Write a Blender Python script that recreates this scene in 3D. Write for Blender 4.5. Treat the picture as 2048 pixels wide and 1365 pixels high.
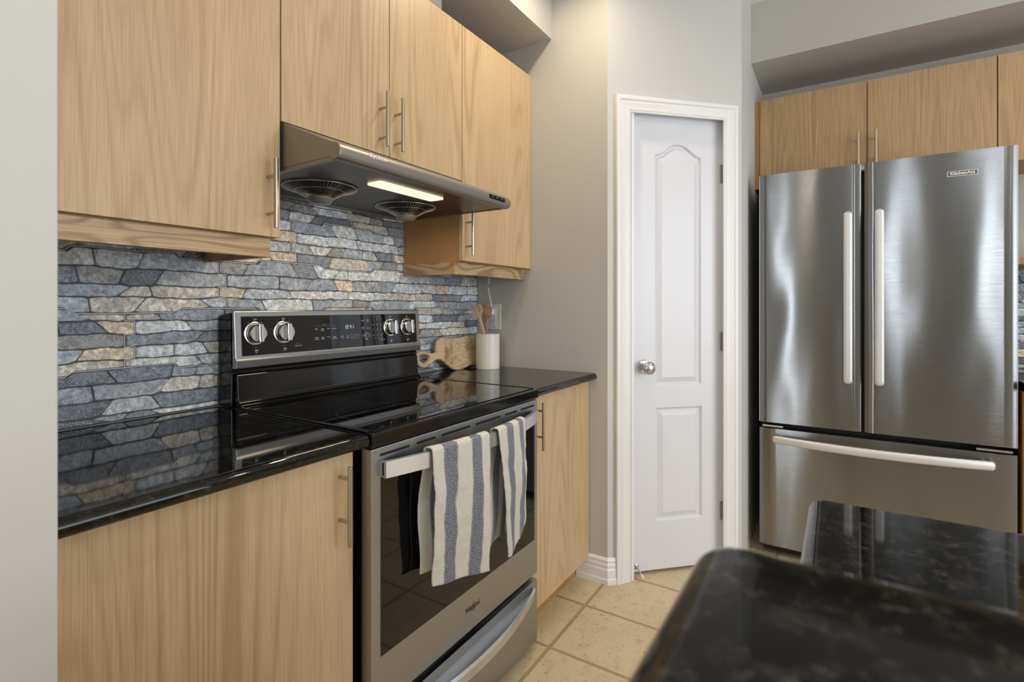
import bpy, bmesh, math, random
from mathutils import Vector, Matrix, noise
random.seed(7)
for o in list(bpy.data.objects): bpy.data.objects.remove(o)
SC = bpy.context.scene
COL = SC.collection
PI = math.pi

# ------------------------------------------------------------------ camera
cam_data = bpy.data.cameras.new('camera')
cam = bpy.data.objects.new('camera', cam_data); COL.objects.link(cam)
cam.location = (0, 0, 1.192)
cam.rotation_euler = (PI/2, 0, math.radians(32.5236 - 90))
cam_data.sensor_width = 36
cam_data.lens = 36*1033.13/2048
cam_data.shift_x = (1024-1020.16)/2048
cam_data.shift_y = -(682.5-613.67)/2048
cam_data.clip_start = 0.02
cam_data.dof.use_dof = True
cam_data.dof.focus_distance = 1.9
cam_data.dof.aperture_fstop = 6.3
SC.camera = cam

# ------------------------------------------------------------------ world, light, exposure
SC.view_settings.view_transform = 'Standard'
SC.view_settings.look = 'None'
SC.view_settings.gamma = 1
SC.view_settings.use_curve_mapping = False
SC.view_settings.exposure = -0.28
w = bpy.data.worlds.new('world'); SC.world = w; w.use_nodes = True
w.node_tree.nodes['Background'].inputs[0].default_value = (0.75, 0.85, 1, 1)
w.node_tree.nodes['Background'].inputs[1].default_value = 0.6

def area(name, loc, target, sx, sy, power, color=(1, 1, 1), spread=180):
    l = bpy.data.lights.new(name, 'AREA'); l.shape = 'RECTANGLE'; l.size = sx; l.size_y = sy
    l.energy = power; l.color = color; l.spread = math.radians(spread)
    o = bpy.data.objects.new(name, l); COL.objects.link(o); o.location = loc
    d = Vector(target) - Vector(loc)
    o.rotation_euler = d.to_track_quat('-Z', 'Y').to_euler()
    return o
DAY = (0.90, 0.95, 1.0)
# side window daylight; unseen rear slit windows added to streak the fridge steel
REAR_SLITS = [(0.86, 0.14), (-0.62, 0.19), (-2.05, 0.30)]
for (wy, ww) in REAR_SLITS:
    area('streak_light_rear', (-4.70, wy, 1.20), (3, wy, 1.20), ww, 2.1, 95*ww, DAY)
area('daylight_side', (0.85, -2.98, 1.45), (0.85, 3, 1.45), 3.0, 1.9, 93, (0.90, 0.95, 1.0))

# ------------------------------------------------------------------ mesh helpers
class MB:
    def __init__(s): s.bm = bmesh.new()
    def box(s, a, b, bev=0.0, seg=2):
        x0, x1 = sorted((a[0], b[0])); y0, y1 = sorted((a[1], b[1])); z0, z1 = sorted((a[2], b[2]))
        t = bmesh.new()
        v = [t.verts.new(p) for p in ((x0,y0,z0),(x1,y0,z0),(x1,y1,z0),(x0,y1,z0),(x0,y0,z1),(x1,y0,z1),(x1,y1,z1),(x0,y1,z1))]
        for f in ((0,3,2,1),(4,5,6,7),(0,1,5,4),(1,2,6,5),(2,3,7,6),(3,0,4,7)): t.faces.new([v[i] for i in f])
        if bev > 0: bmesh.ops.bevel(t, geom=t.edges[:], offset=bev, segments=seg, affect='EDGES', profile=0.5)
        s.add(t); return s
    def add(s, t, mat=None):
        if mat: bmesh.ops.transform(t, matrix=mat, verts=t.verts)
        me = bpy.data.meshes.new('tmp'); t.to_mesh(me); t.free()
        s.bm.from_mesh(me); bpy.data.meshes.remove(me); return s
    def prism(s, pts, lo, hi, axis='x', bev=0.0, seg=2):
        """pts: closed outline; axis x -> pts=(y,z); y -> (x,z); z -> (x,y)"""
        t = bmesh.new()
        def P(p, h):
            return {'x': (h, p[0], p[1]), 'y': (p[0], h, p[1]), 'z': (p[0], p[1], h)}[axis]
        A = [t.verts.new(P(p, lo)) for p in pts]; B = [t.verts.new(P(p, hi)) for p in pts]
        n = len(pts)
        t.faces.new(A); t.faces.new(B[::-1])
        for i in range(n): t.faces.new((A[i], B[i], B[(i+1) % n], A[(i+1) % n]))
        bmesh.ops.recalc_face_normals(t, faces=t.faces[:])
        if bev > 0:
            es = [e for e in t.edges if len(e.link_faces) == 2 and e.calc_face_angle(0) > 0.6]
            bmesh.ops.bevel(t, geom=es, offset=bev, segments=seg, affect='EDGES', profile=0.5)
        s.add(t); return s
    def cyl(s, p, q, r, n=24, r2=None, bev=0.0):
        p = Vector(p); q = Vector(q); d = q-p
        t = bmesh.new()
        bmesh.ops.create_cone(t, cap_ends=True, segments=n, radius1=r, radius2=r if r2 is None else r2, depth=d.length)
        if bev > 0:
            es = [e for e in t.edges if e.calc_face_angle(0) > 1.0]
            bmesh.ops.bevel(t, geom=es, offset=bev, segments=2, affect='EDGES', profile=0.5)
        s.add(t, Matrix.Translation((p+q)/2) @ d.to_track_quat('Z', 'Y').to_matrix().to_4x4()); return s
    def lathe(s, prof, center, axis=(0, 0, 1), n=40, close=False):
        """prof: list of (r, h) along axis from center"""
        t = bmesh.new(); rings = []
        for r, h in prof:
            if r < 1e-6: rings.append([t.verts.new((0, 0, h))])
            else: rings.append([t.verts.new((r*math.cos(2*PI*i/n), r*math.sin(2*PI*i/n), h)) for i in range(n)])
        for a, b in zip(rings[:-1], rings[1:]):
            for i in range(n):
                j = (i+1) % n
                if len(a) == 1 and len(b) == 1: continue
                if len(a) == 1: t.faces.new((a[0], b[i], b[j]))
                elif len(b) == 1: t.faces.new((a[i], b[0], a[j]))
                else: t.faces.new((a[i], b[i], b[j], a[j]))
        bmesh.ops.recalc_face_normals(t, faces=t.faces[:])
        s.add(t, Matrix.Translation(center) @ Vector(axis).to_track_quat('Z', 'Y').to_matrix().to_4x4()); return s
    def tube(s, pts, r, n=10, rs=None, flat=None, caps=True):
        """round or flattened tube along pts; flat=(width_vec scale) not used"""
        t = bmesh.new(); pts = [Vector(p) for p in pts]; rings = []
        up = Vector((0, 0, 1))
        for i, p in enumerate(pts):
            a = pts[max(i-1, 0)]; b = pts[min(i+1, len(pts)-1)]
            d = (b-a).normalized()
            u = up.cross(d)
            if u.length < 1e-3: u = Vector((1, 0, 0)).cross(d)
            u.normalize(); v = d.cross(u)
            rr = rs[i] if rs else r
            ru, rv = rr if isinstance(rr, tuple) else (rr, rr)
            rings.append([t.verts.new(p + u*ru*math.cos(2*PI*k/n) + v*rv*math.sin(2*PI*k/n)) for k in range(n)])
        for a, b in zip(rings[:-1], rings[1:]):
            for k in range(n): t.faces.new((a[k], b[k], b[(k+1) % n], a[(k+1) % n]))
        if caps: t.faces.new(rings[0]); t.faces.new(rings[-1][::-1])
        bmesh.ops.recalc_face_normals(t, faces=t.faces[:])
        s.add(t); return s
    def quad(s, pts):
        s.bm.faces.new([s.bm.verts.new(p) for p in pts]); return s
    def xf(s, m):
        bmesh.ops.transform(s.bm, matrix=m, verts=s.bm.verts); return s

def part(name, mb, mat, parent=None, smooth=True, angle=35):
    bm = mb.bm if isinstance(mb, MB) else mb
    me = bpy.data.meshes.new(name)
    if parent is not None:
        off = Vector((0, 0, 0)); p = parent
        while p is not None: off += Vector(p.location); p = p.parent
        bmesh.ops.translate(bm, verts=bm.verts, vec=-off)
    bm.to_mesh(me); bm.free()
    for m in (mat if isinstance(mat, list) else [mat]): me.materials.append(m)
    if smooth:
        for p in me.polygons: p.use_smooth = True
        try: me.set_sharp_from_angle(angle=math.radians(angle))
        except Exception: pass
    o = bpy.data.objects.new(name, me); COL.objects.link(o)
    if parent is not None: o.parent = parent
    if smooth and len(me.polygons) < 4000:
        wn_ = o.modifiers.new('weighted_normal', 'WEIGHTED_NORMAL'); wn_.keep_sharp = True; wn_.weight = 100
    return o
def thing(name, loc, label, cat, group=None):
    o = bpy.data.objects.new(name, None); COL.objects.link(o); o.location = loc
    o.empty_display_size = .05
    o['label'] = label; o['category'] = cat
    if group: o['group'] = group
    return o
def tag(o, label, cat, group=None):
    o['label'] = label; o['category'] = cat
    if group: o['group'] = group
    return o
def struct(o): o['kind'] = 'structure'; return o
def text_bm(items):
    """items: (string, size, x, y, shear, center) -> bmesh in XY plane"""
    bm = bmesh.new()
    for it in items:
        st, size, x, y = it[:4]; shear = it[4] if len(it) > 4 else 0; sx = it[5] if len(it) > 5 else 1; off = it[6] if len(it) > 6 else 0
        cu = bpy.data.curves.new('t', 'FONT'); cu.body = st; cu.size = size; cu.shear = shear
        cu.align_x = 'CENTER'; cu.align_y = 'CENTER'; cu.offset = off; cu.resolution_u = 3
        ob = bpy.data.objects.new('t', cu); COL.objects.link(ob)
        me = bpy.data.meshes.new_from_object(ob.evaluated_get(bpy.context.evaluated_depsgraph_get()))
        me.transform(Matrix.Translation((x, y, 0)) @ Matrix.Diagonal((sx, 1, 1, 1)))
        bm.from_mesh(me); bpy.data.meshes.remove(me)
        bpy.data.objects.remove(ob); bpy.data.curves.remove(cu)
    return bm
def thick(bm, d):
    r = bmesh.ops.extrude_face_region(bm, geom=bm.faces[:])
    bmesh.ops.translate(bm, verts=[v for v in r['geom'] if isinstance(v, bmesh.types.BMVert)], vec=(0, 0, d))
    bmesh.ops.recalc_face_normals(bm, faces=bm.faces[:])
    return bm
def plane_mat(origin, xdir, ydir):
    x = Vector(xdir).normalized(); y = Vector(ydir).normalized(); z = x.cross(y)
    m = Matrix((x, y, z)).transposed().to_4x4(); m.translation = Vector(origin); return m

# ------------------------------------------------------------------ material helpers
def srgb(r, g, b):
    f = lambda c: (c/255/12.92) if c/255 <= .04045 else ((c/255+.055)/1.055)**2.4
    return (f(r), f(g), f(b), 1)
class NT:
    def __init__(s, name):
        s.m = bpy.data.materials.new(name); s.m.use_nodes = True
        s.t = s.m.node_tree; s.n = s.t.nodes; s.b = s.n['Principled BSDF']
    def new(s, typ, **k):
        n = s.n.new(typ)
        for a, v in k.items(): setattr(n, a, v)
        return n
    def put(s, sock, v):
        if isinstance(v, bpy.types.NodeSocket): s.t.links.new(v, sock)
        else: sock.default_value = v
    def bs(s, **k):
        for a, v in k.items(): s.put(s.b.inputs[a.replace('_', ' ')], v)
    def coord(s, which='Object'): return s.new('ShaderNodeTexCoord').outputs[which]
    def math(s, op, a, b=None, c=None):
        n = s.new('ShaderNodeMath', operation=op); s.put(n.inputs[0], a)
        if b is not None: s.put(n.inputs[1], b)
        if c is not None: s.put(n.inputs[2], c)
        return n.outputs[0]
    def sep(s, v): n = s.new('ShaderNodeSeparateXYZ'); s.put(n.inputs[0], v); return n.outputs
    def comb(s, x=0, y=0, z=0):
        n = s.new('ShaderNodeCombineXYZ'); s.put(n.inputs[0], x); s.put(n.inputs[1], y); s.put(n.inputs[2], z); return n.outputs[0]
    def noise(s, v, scale=1, detail=2, rough=.5, dist=0, out='Fac'):
        n = s.new('ShaderNodeTexNoise'); s.put(n.inputs['Vector'], v)
        for a, x in (('Scale', scale), ('Detail', detail), ('Roughness', rough), ('Distortion', dist)): s.put(n.inputs[a], x)
        return n.outputs[out]
    def ramp(s, f, stops, interp='LINEAR'):
        n = s.new('ShaderNodeValToRGB'); s.put(n.inputs[0], f); cr = n.color_ramp; cr.interpolation = interp
        while len(cr.elements) < len(stops): cr.elements.new(.5)
        for e, (p, c) in zip(cr.elements, stops): e.position = p; e.color = c if len(c) == 4 else (*c, 1)
        return n.outputs[0]
    def mix(s, f, a, b, typ='MIX'):
        n = s.new('ShaderNodeMix', data_type='RGBA', blend_type=typ); s.put(n.inputs[0], f)
        s.put(n.inputs[6], a); s.put(n.inputs[7], b); return n.outputs[2]
    def bump(s, h, strength=.2, dist=.001):
        n = s.new('ShaderNodeBump'); s.put(n.inputs['Height'], h); s.put(n.inputs['Strength'], strength); s.put(n.inputs['Distance'], dist)
        s.t.links.new(n.outputs[0], s.b.inputs['Normal'])
def g3(v): return (v, v, v, 1)

def simple(name, col, rough=.5, metal=0, **k):
    t = NT(name); t.bs(Base_Color=col, Roughness=rough, Metallic=metal, **k); return t.m
def paint(name, col, rough=.55):
    t = NT(name); c = t.coord()
    n = t.noise(c, 260, 2); t.bs(Base_Color=col, Roughness=rough); t.bump(n, .06, .0006); return t.m

def wood_mat(name, light, dark, fine=1.0, rough=.42, ring=62, horiz=False, su=5.2, sz=.34):
    t = NT(name); c = t.coord(); x, y, z = t.sep(c)
    rnd = t.new('ShaderNodeObjectInfo').outputs['Random']
    u = t.math('ADD', x, y)
    if horiz: u, z = z, u
    off = t.math('MULTIPLY', rnd, 37.0)
    big = t.noise(t.comb(t.math('MULTIPLY', u, su), t.math('MULTIPLY', z, sz), off), 1, 1.2, .4, .25)
    wob = t.noise(t.comb(t.math('MULTIPLY', u, 60), t.math('MULTIPLY', z, 2.2), off), 1, 3, .6)
    r = t.math('SINE', t.math('ADD', t.math('MULTIPLY', big, ring*2.1), t.math('MULTIPLY', wob, 2.0)))
    r = t.math('MULTIPLY_ADD', r, .5, .5)
    r = t.math('POWER', r, 3.0)
    zone = t.noise(t.comb(t.math('MULTIPLY', u, 5.0), t.math('MULTIPLY', z, .5), t.math('ADD', off, 9)), 1, 1)
    zone = t.ramp(zone, [(.38, g3(.1 if not horiz else .9)), (.62, g3(1))])
    r = t.math('MULTIPLY', r, zone)
    pore = t.noise(t.comb(t.math('MULTIPLY', u, 520), t.math('MULTIPLY', z, 6), off), 1, 3, .62)
    pr_ = t.ramp(pore, [(.42, g3(1)), (.60, g3(0))])
    tone = t.noise(t.comb(t.math('MULTIPLY', u, 7), t.math('MULTIPLY', z, .6), t.math('ADD', off, 3)), 1, 2)
    base = t.mix(t.ramp(tone, [(.3, g3(0)), (.7, g3(1))]), light, tuple(light[i]*.88 for i in range(3))+(1,))
    k = t.math('MULTIPLY', r, .50*fine)
    c1 = t.mix(k, base, dark)
    c2 = t.mix(t.math('MULTIPLY', t.math('SUBTRACT', 1.0, pr_), .34*fine), c1, dark)
    t.bs(Base_Color=c2, Roughness=rough)
    t.bump(pore, .12, .0006)
    return t.m

M = {}
M['wall'] = paint('wall_paint', srgb(193, 190, 183))
M['wall_lit'] = paint('wall_paint_lit', srgb(206, 205, 202))  # same paint as wall, lightened for the walls that catch more light
M['ceiling'] = paint('ceiling_paint', srgb(235, 235, 232), .8)
M['trimwhite'] = simple('white_trim_paint', srgb(236, 236, 238), .3)
M['oak'] = wood_mat('light_oak', srgb(212, 183, 144), srgb(158, 124, 84))
M['oak_dark'] = wood_mat('oak_amber', srgb(196, 162, 118), srgb(130, 94, 56), 1.15)
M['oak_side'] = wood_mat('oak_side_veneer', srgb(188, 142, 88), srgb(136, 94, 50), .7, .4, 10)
M['oak_valance'] = wood_mat('oak_valance', srgb(208, 180, 142), srgb(138, 102, 68), 1.5, .45, 24, True, 11, 2.6)
M['steel_handle'] = simple('brushed_nickel', srgb(190, 182, 170), .28, 1)
M['chrome'] = simple('chrome', srgb(225, 225, 228), .08, 1)
M['chrome_sat'] = simple('satin_chrome', srgb(200, 200, 202), .24, 1)
M['hinge'] = simple('satin_hinge', srgb(176, 174, 172), .42, .6)
M['logo'] = simple('dark_lettering', srgb(84, 84, 86), .3, .6)
M['blackgloss'] = simple('black_enamel', (.004, .004, .0045, 1), .09, 0)
M['blackglass'] = simple('black_ceramic_glass', (.0025, .0025, .003, 1), .03, 0)
M['blackmatte'] = simple('black_plastic', (.008, .008, .008, 1), .5, 0)
M['void'] = simple('recess_shade_black', (.003, .003, .003, 1), .8, 0)  # near-black colour put in for the shade inside gaps and openings
M['whiteplastic'] = simple('white_plastic', srgb(228, 226, 220), .35)
M['legend'] = simple('panel_print', srgb(205, 208, 212), .5)
t = NT('panel_print_dim'); t.bs(Base_Color=srgb(150, 152, 156), Roughness=.5); M['legend_dim'] = t.m
t = NT('clock_digits'); t.bs(Base_Color=(.3, .32, .35, 1), Emission_Color=(.8, .9, 1, 1), Emission_Strength=.8); M['digits'] = t.m
t = NT('hood_lamp_lens'); t.bs(Base_Color=(1, .93, .75, 1), Roughness=.4, Emission_Color=(1, .80, .46, 1), Emission_Strength=1.7); M['lens'] = t.m

def steel(name, col, rough=.25, axis='z', aniso=.75, warp=.0, grain=True, rot=0.0, metal=1.0):
    t = NT(name); c = t.coord(); x, y, z = t.sep(c)
    tn = t.new('ShaderNodeTangent'); tn.direction_type = 'RADIAL'; tn.axis = 'Z'
    t.t.links.new(tn.outputs[0], t.b.inputs['Tangent'])
    u = t.math('ADD', x, y)
    fine = t.noise(t.comb(t.math('MULTIPLY', u, 6), t.math('MULTIPLY', z, 900), 0), 1, 2, .6)
    colr = t.mix(t.ramp(fine, [(.3, g3(0)), (.7, g3(1))]), tuple(v*.9 for v in col[:3])+(1,), col)
    t.bs(Base_Color=colr, Roughness=rough, Metallic=metal, Anisotropic=aniso, Anisotropic_Rotation=rot)
    h = t.math('MULTIPLY', fine, .02 if grain else 0)
    if warp:
        wv = t.noise(t.comb(t.math('MULTIPLY', u, 4.2), t.math('MULTIPLY', z, 1.5), 3.3), 1, 1.0, .4)
        h = t.math('ADD', h, t.math('MULTIPLY', wv, warp))
    t.bump(h, 1.0, .01)
    return t.m
M['fridge'] = steel('fridge_brushed_steel', (.29, .298, .308, 1), .18, warp=.55, aniso=1.0, rot=.25)
M['fridge_side'] = simple('fridge_side_panel', (.012, .012, .013, 1), .35)
M['fridge_handle'] = simple('satin_aluminium', srgb(222, 222, 222), .40, .45)
M['range_steel'] = steel('range_steel', (.43, .455, .49, 1), .33)
M['range_handle'] = simple('range_handle_steel', srgb(215, 215, 217), .3, .9)
M['range_frame'] = simple('range_panel_steel', srgb(168, 168, 170), .28, 1)
M['hood'] = simple('hood_steel', srgb(146, 143, 140), .40, .72)
t = NT('hood_underside'); c = t.coord()
t.bs(Base_Color=t.ramp(t.noise(c, 8, 4), [(.3, (.035, .036, .037, 1)), (.7, (.06, .061, .062, 1))]), Roughness=.33, Metallic=.75); M['hood_under'] = t.m

def granite(name, speck=.35, scale=1.0, spec=.45, lo=.50):
    t = NT(name); c = t.coord()
    n1 = t.noise(c, 55*scale, 6, .7, .4)
    n2 = t.noise(c, 190*scale, 3, .6)
    a = t.ramp(n1, [(lo, g3(0)), (lo+.10, g3(1))])
    b = t.ramp(n2, [(.50, g3(0)), (.66, g3(1))])
    f = t.math('MULTIPLY', t.math('MULTIPLY_ADD', b, .7, .3), a)
    colr = t.mix(t.math('MULTIPLY', f, speck), (.0035, .0035, .0035, 1), (.34, .325, .30, 1))
    vo = t.new('ShaderNodeTexVoronoi'); t.put(vo.inputs['Vector'], c); vo.inputs['Scale'].default_value = 75*scale
    gl = t.ramp(vo.outputs['Distance'], [(.0, g3(1)), (.11, g3(0))])
    msk = t.ramp(t.noise(c, 21*scale, 1), [(.60, g3(0)), (.64, g3(1))])
    colr = t.mix(t.math('MULTIPLY', t.math('MULTIPLY', gl, msk), min(1, speck*2)), colr, (.40, .39, .37, 1))
    t.bs(Base_Color=colr, Roughness=.045, Specular_IOR_Level=spec)
    return t.m
M['granite'] = granite('black_granite', .10)
M['granite_isl'] = granite('black_granite_island', .15, 1.0, .22, .50)

# floor: vinyl tile 0.30 m
t = NT('beige_vinyl_tile'); c = t.coord(); x, y, z = t.sep(c); G = .3017
def fr(v, o): return t.math('FRACT', t.math('DIVIDE', t.math('SUBTRACT', v, o-30*G), G))
fx = fr(x, 1.597); fy = fr(y, .855)
def edge(f): return t.math('MULTIPLY', t.math('ABSOLUTE', t.math('SUBTRACT', t.math('ABSOLUTE', t.math('SUBTRACT', f, .5)), .5)), G)
d = t.math('MINIMUM', edge(fx), edge(fy))
cid = t.comb(t.math('FLOOR', t.math('DIVIDE', t.math('SUBTRACT', x, 1.597-30*G), G)), t.math('FLOOR', t.math('DIVIDE', t.math('SUBTRACT', y, .855-30*G), G)), 0)
wn = t.new('ShaderNodeTexWhiteNoise'); t.put(wn.inputs['Vector'], cid)
n1 = t.noise(c, 5, 5, .6, .3); n2 = t.noise(c, 70, 4, .65, .5); n3 = t.noise(c, 22, 5, .7)
base = t.ramp(n1, [(.3, srgb(206, 186, 148)), (.7, srgb(222, 206, 172))])
base = t.mix(t.math('MULTIPLY', wn.outputs['Value'], .3), base, srgb(198, 180, 146))
base = t.mix(t.ramp(n3, [(.52, g3(0)), (.72, g3(.6))]), base, srgb(176, 150, 104))
base = t.mix(t.ramp(n2, [(.60, g3(0)), (.68, g3(.65))]), base, srgb(128, 112, 90))
l1 = t.ramp(d, [(.0, g3(.5)), (.0022, g3(.15)), (.0032, g3(.95)), (.0055, g3(.95)), (.0068, g3(0))])
base = t.mix(l1, base, srgb(150, 128, 78))
t.bs(Base_Color=base, Roughness=.38); t.bump(t.ramp(d, [(0, g3(0)), (.006, g3(1))]), .3, .001)
M['floor'] = t.m

# stone
t = NT('slate_stone_tile'); c = t.coord()
at = t.new('ShaderNodeVertexColor'); at.layer_name = 'Col'
m1 = t.noise(c, 85, 5, .68, .5); m2 = t.noise(c, 300, 4, .7); m3 = t.noise(c, 13, 3, .6)
v = t.ramp(m1, [(.30, g3(.38)), (.5, g3(1.0)), (.68, g3(1.9))])
colr = t.mix(1, at.outputs[0], v, 'MULTIPLY')
colr = t.mix(t.ramp(m3, [(.4, g3(0)), (.75, g3(.35))]), colr, srgb(166, 174, 186))
colr = t.mix(t.ramp(m2, [(.54, g3(0)), (.66, g3(.75))]), colr, srgb(222, 225, 228))
t.bs(Base_Color=colr, Roughness=.42); t.bump(t.math('ADD', m1, t.math('MULTIPLY', m2, .4)), .5, .003)
M['stone'] = t.m
M['crease'] = simple('stone_crease', srgb(80, 83, 88), .7)
M['grout'] = simple('pale_grout', srgb(196, 200, 204), .8)

# cloth (stripes from UV)
def cloth(name, s1, s2):
    t = NT(name); uv = t.coord('UV'); x, y, z = t.sep(uv)
    def band(a, b): return t.math('MULTIPLY', t.math('GREATER_THAN', x, a), t.math('LESS_THAN', x, b))
    b = t.math('MAXIMUM', band(*s1), band(*s2))
    ob = t.coord()
    wv = t.noise(t.comb(t.math('MULTIPLY', x, 260), t.math('MULTIPLY', y, 500), 0), 1, 2, .6)
    wv2 = t.noise(t.comb(t.math('MULTIPLY', x, 45), t.math('MULTIPLY', y, 330), 4), 1, 4, .7)
    cream = t.ramp(wv, [(.36, srgb(200, 195, 182)), (.62, srgb(250, 247, 240))])
    blue = t.ramp(wv2, [(.36, srgb(74, 78, 98)), (.5, srgb(118, 123, 142)), (.64, srgb(176, 180, 190))])
    colr = t.mix(b, cream, blue)
    dash = t.math('GREATER_THAN', t.math('FRACT', t.math('MULTIPLY', y, 270)), .5)
    for e in (*s1, *s2):
        ln = t.math('LESS_THAN', t.math('ABSOLUTE', t.math('SUBTRACT', x, e)), .0080)
        dc = t.mix(dash, srgb(30, 32, 44), srgb(230, 226, 214))
        colr = t.mix(ln, colr, dc)
    t.bs(Base_Color=colr, Roughness=.9); t.b.inputs['Sheen Weight'].default_value = .2
    t.bump(t.math('ADD', wv, t.math('MULTIPLY', t.noise(ob, 38, 4), 2.6)), .8, .003)
    return t.m
M['cloth1'] = cloth('linen_stripe', (.17, .385), (.64, .82))
M['cloth2'] = cloth('linen_stripe_narrow', (.26, .48), (.71, .88))

# ------------------------------------------------------------------ room
XW, YW, XF, YA = 2.10, 1.538, 3.33, .378
ZC = 2.725
CX, CY = 2.0995, .8415        # convex corner where the diagonal pantry wall starts
struct(part('floor', MB().box((-4.8, -3.1, -.05), (XF+.1, YW+.1, 0)), M['floor']))
struct(part('ceiling', MB().box((-4.8, -3.1, ZC), (XF+.1, YW+.1, ZC+.05)), M['ceiling']))
struct(part('wall_stove', MB().box((-4.8, YW, 0), (XF+.1, YW+.1, ZC)), M['wall']))
struct(part('wall_fridge', MB().box((XF, -3.1, 0), (XF+.1, YW, ZC)), M['wall']))
struct(part('wall_side', MB().prism([(XW, YW), (XW, CY), (XW+.07, CY+.03), (XW+.10, YW)], 0, ZC, 'z'), M['wall']))
D = Vector((1, -1, 0)).normalized(); Nn = Vector((-1, -1, 0)).normalized(); P0 = Vector((CX, CY, 0))
def dg(s, off, z): p = P0 + D*s + Nn*off; return (p.x, p.y, z)
LD = (2.5630-CX)/D.x
def dgbox(mb, s0, s1, o0, o1, z0, z1, bev=0):
    t = MB().box((s0, o0, z0), (s1, o1, z1), bev)
    # map (s, off, z) -> world; (D, Nn, Z) is left handed, so flip faces
    m = Matrix(((D.x, Nn.x, 0, P0.x), (D.y, Nn.y, 0, P0.y), (0, 0, 1, 0), (0, 0, 0, 1)))
    t.xf(m); bmesh.ops.reverse_faces(t.bm, faces=t.bm.faces[:]); mb.add(t.bm); return mb
WT = .10
SO0, SO1, ZO = .112, .596, 2.062   # door opening
mb = MB(); dgbox(mb, 0, SO0, -WT, 0, 0, ZC); dgbox(mb, SO1, LD, -WT, 0, 0, ZC); dgbox(mb, SO0, SO1, -WT, 0, ZO, ZC)
struct(part('wall_pantry', mb, M['wall_lit']))
struct(part('wall_alcove', MB().prism([(2.563, YA), (XF, YA), (XF, YA+.1), (2.60, YA+.1)], 0, ZC, 'z'), M['wall_lit']))
struct(part('wall_left', MB().box((-1.2, .80, 0), (.2346, YW, ZC), .004), M['wall_lit']))
struct(part('wall_soffit', MB().box((.2346, 1.114, 2.42), (XW, YW, ZC)), M['wall']))
struct(part('wall_chase', MB().box((.2346, 1.262, 2.28), (1.50, YW, 2.42)), M['wall']))
struct(part('wall_bulkhead', MB().box((2.865, -3.0, 2.425), (XF, YA, ZC)), M['wall']))

# rear wall with added streak slits, right wall with its window (behind the photographer)
def wall_with_holes(name, axis, pos, thick_, lo, hi, holes):
    mb = MB(); cur = lo
    def bx(a, b, z0, z1):
        if b-a < 1e-4 or z1-z0 < 1e-4: return
        if axis == 'x': mb.box((pos, a, z0), (pos+thick_, b, z1))
        else: mb.box((a, pos, z0), (b, pos+thick_, z1))
    for (a, b, z0, z1) in sorted(holes):
        bx(cur, a, 0, ZC); bx(a, b, 0, z0); bx(a, b, z1, ZC); cur = b
    bx(cur, hi, 0, ZC)
    return struct(part(name, mb, M['wall']))
rear_holes = [(wy-ww/2-.03, wy+ww/2+.03, .12, 2.28) for wy, ww in REAR_SLITS]
wall_with_holes('wall_rear', 'x', -4.8, .12, -3.1, YW, rear_holes)
wall_with_holes('wall_right', 'y', -3.1, .12, -4.68, XF, [(-.68, 2.38, .47, 2.43)])
k = 1
for (a, b, z0, z1) in rear_holes:
    mb = MB(); f = .03
    mb.box((-4.71, a, z0), (-4.66, a+f, z1)); mb.box((-4.71, b-f, z0), (-4.66, b, z1))
    mb.box((-4.71, a+f, z0), (-4.66, b-f, z0+f)); mb.box((-4.71, a+f, z1-f), (-4.66, b-f, z1))
    struct(part('window_%d' % k, mb, M['trimwhite'])); k += 1  # frames around the added streak slits
mb = MB(); a, b, z0, z1 = -.68, 2.38, .47, 2.43; f = .03
mb.box((a, -3.0, z0), (a+f, -2.96, z1)).box((b-f, -3.0, z0), (b, -2.96, z1)).box((a+f, -3.0, z0), (b-f, -2.96, z0+f)).box((a+f, -3.0, z1-f), (b-f, -2.96, z1))
mb.box((.82, -2.975, z0+f), (.88, -2.955, z1-f))
struct(part('window_%d' % k, mb, M['trimwhite']))

# baseboard (profile: offset from wall, z)
BP = [(0, 0), (.016, 0), (.016, .020), (.0125, .024), (.0125, .060), (.009, .066), (.011, .078), (.0075, .090), (.010, .098), (.007, .106), (.003, .110), (0, .110)]
def sweep(path_fn, prof, stations, mb):
    """path_fn(i, off, z)->point"""
    t = bmesh.new(); R = [[t.verts.new(path_fn(i, o_, z_)) for o_, z_ in prof] for i in range(stations)]
    n = len(prof)
    for a, b in zip(R[:-1], R[1:]):
        for k_ in range(n): t.faces.new((a[k_], b[k_], b[(k_+1) % n], a[(k_+1) % n]))
    t.faces.new(R[0]); t.faces.new(R[-1][::-1])
    bmesh.ops.recalc_face_normals(t, faces=t.faces[:]); mb.add(t); return mb
mit = math.tan(math.radians(22.5))
def bbpath(i, o_, z_):
    if i == 0: return (XW-o_, .9830, z_)
    if i == 1: return (XW-o_, CY-o_*mit, z_)
    p = P0 + D*.0345 + Nn*o_; return (p.x, p.y, z_)
struct(part('baseboard_side', sweep(bbpath, BP, 3, MB()), M['trimwhite'], angle=25))

# ------------------------------------------------------------------ pantry door + casing
# casing profile across width (0 = outer edge), thickness
CP = [(0, 0), (0, .016), (.003, .019), (.016, .019), (.021, .0145), (.026, .017), (.032, .0165), (.040, .013), (.052, .012), (.058, .0105), (.060, .0085), (.066, .0085), (.068, .006), (.068, 0)]
SL, SR, ZT = .0355, .6255+.002, 2.104
mb = MB()
def cpath(i, w_, th_):
    if i == 0: return dg(SL+w_, th_, 0.0)
    if i == 1: return dg(SL+w_, th_, ZT-w_)
    if i == 2: return dg(SR-w_, th_, ZT-w_)
    return dg(SR-w_, th_, 0.0)
sweep(cpath, CP, 4, mb)
cas = struct(part('trim_1', mb, M['trimwhite'], angle=20))
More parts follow.
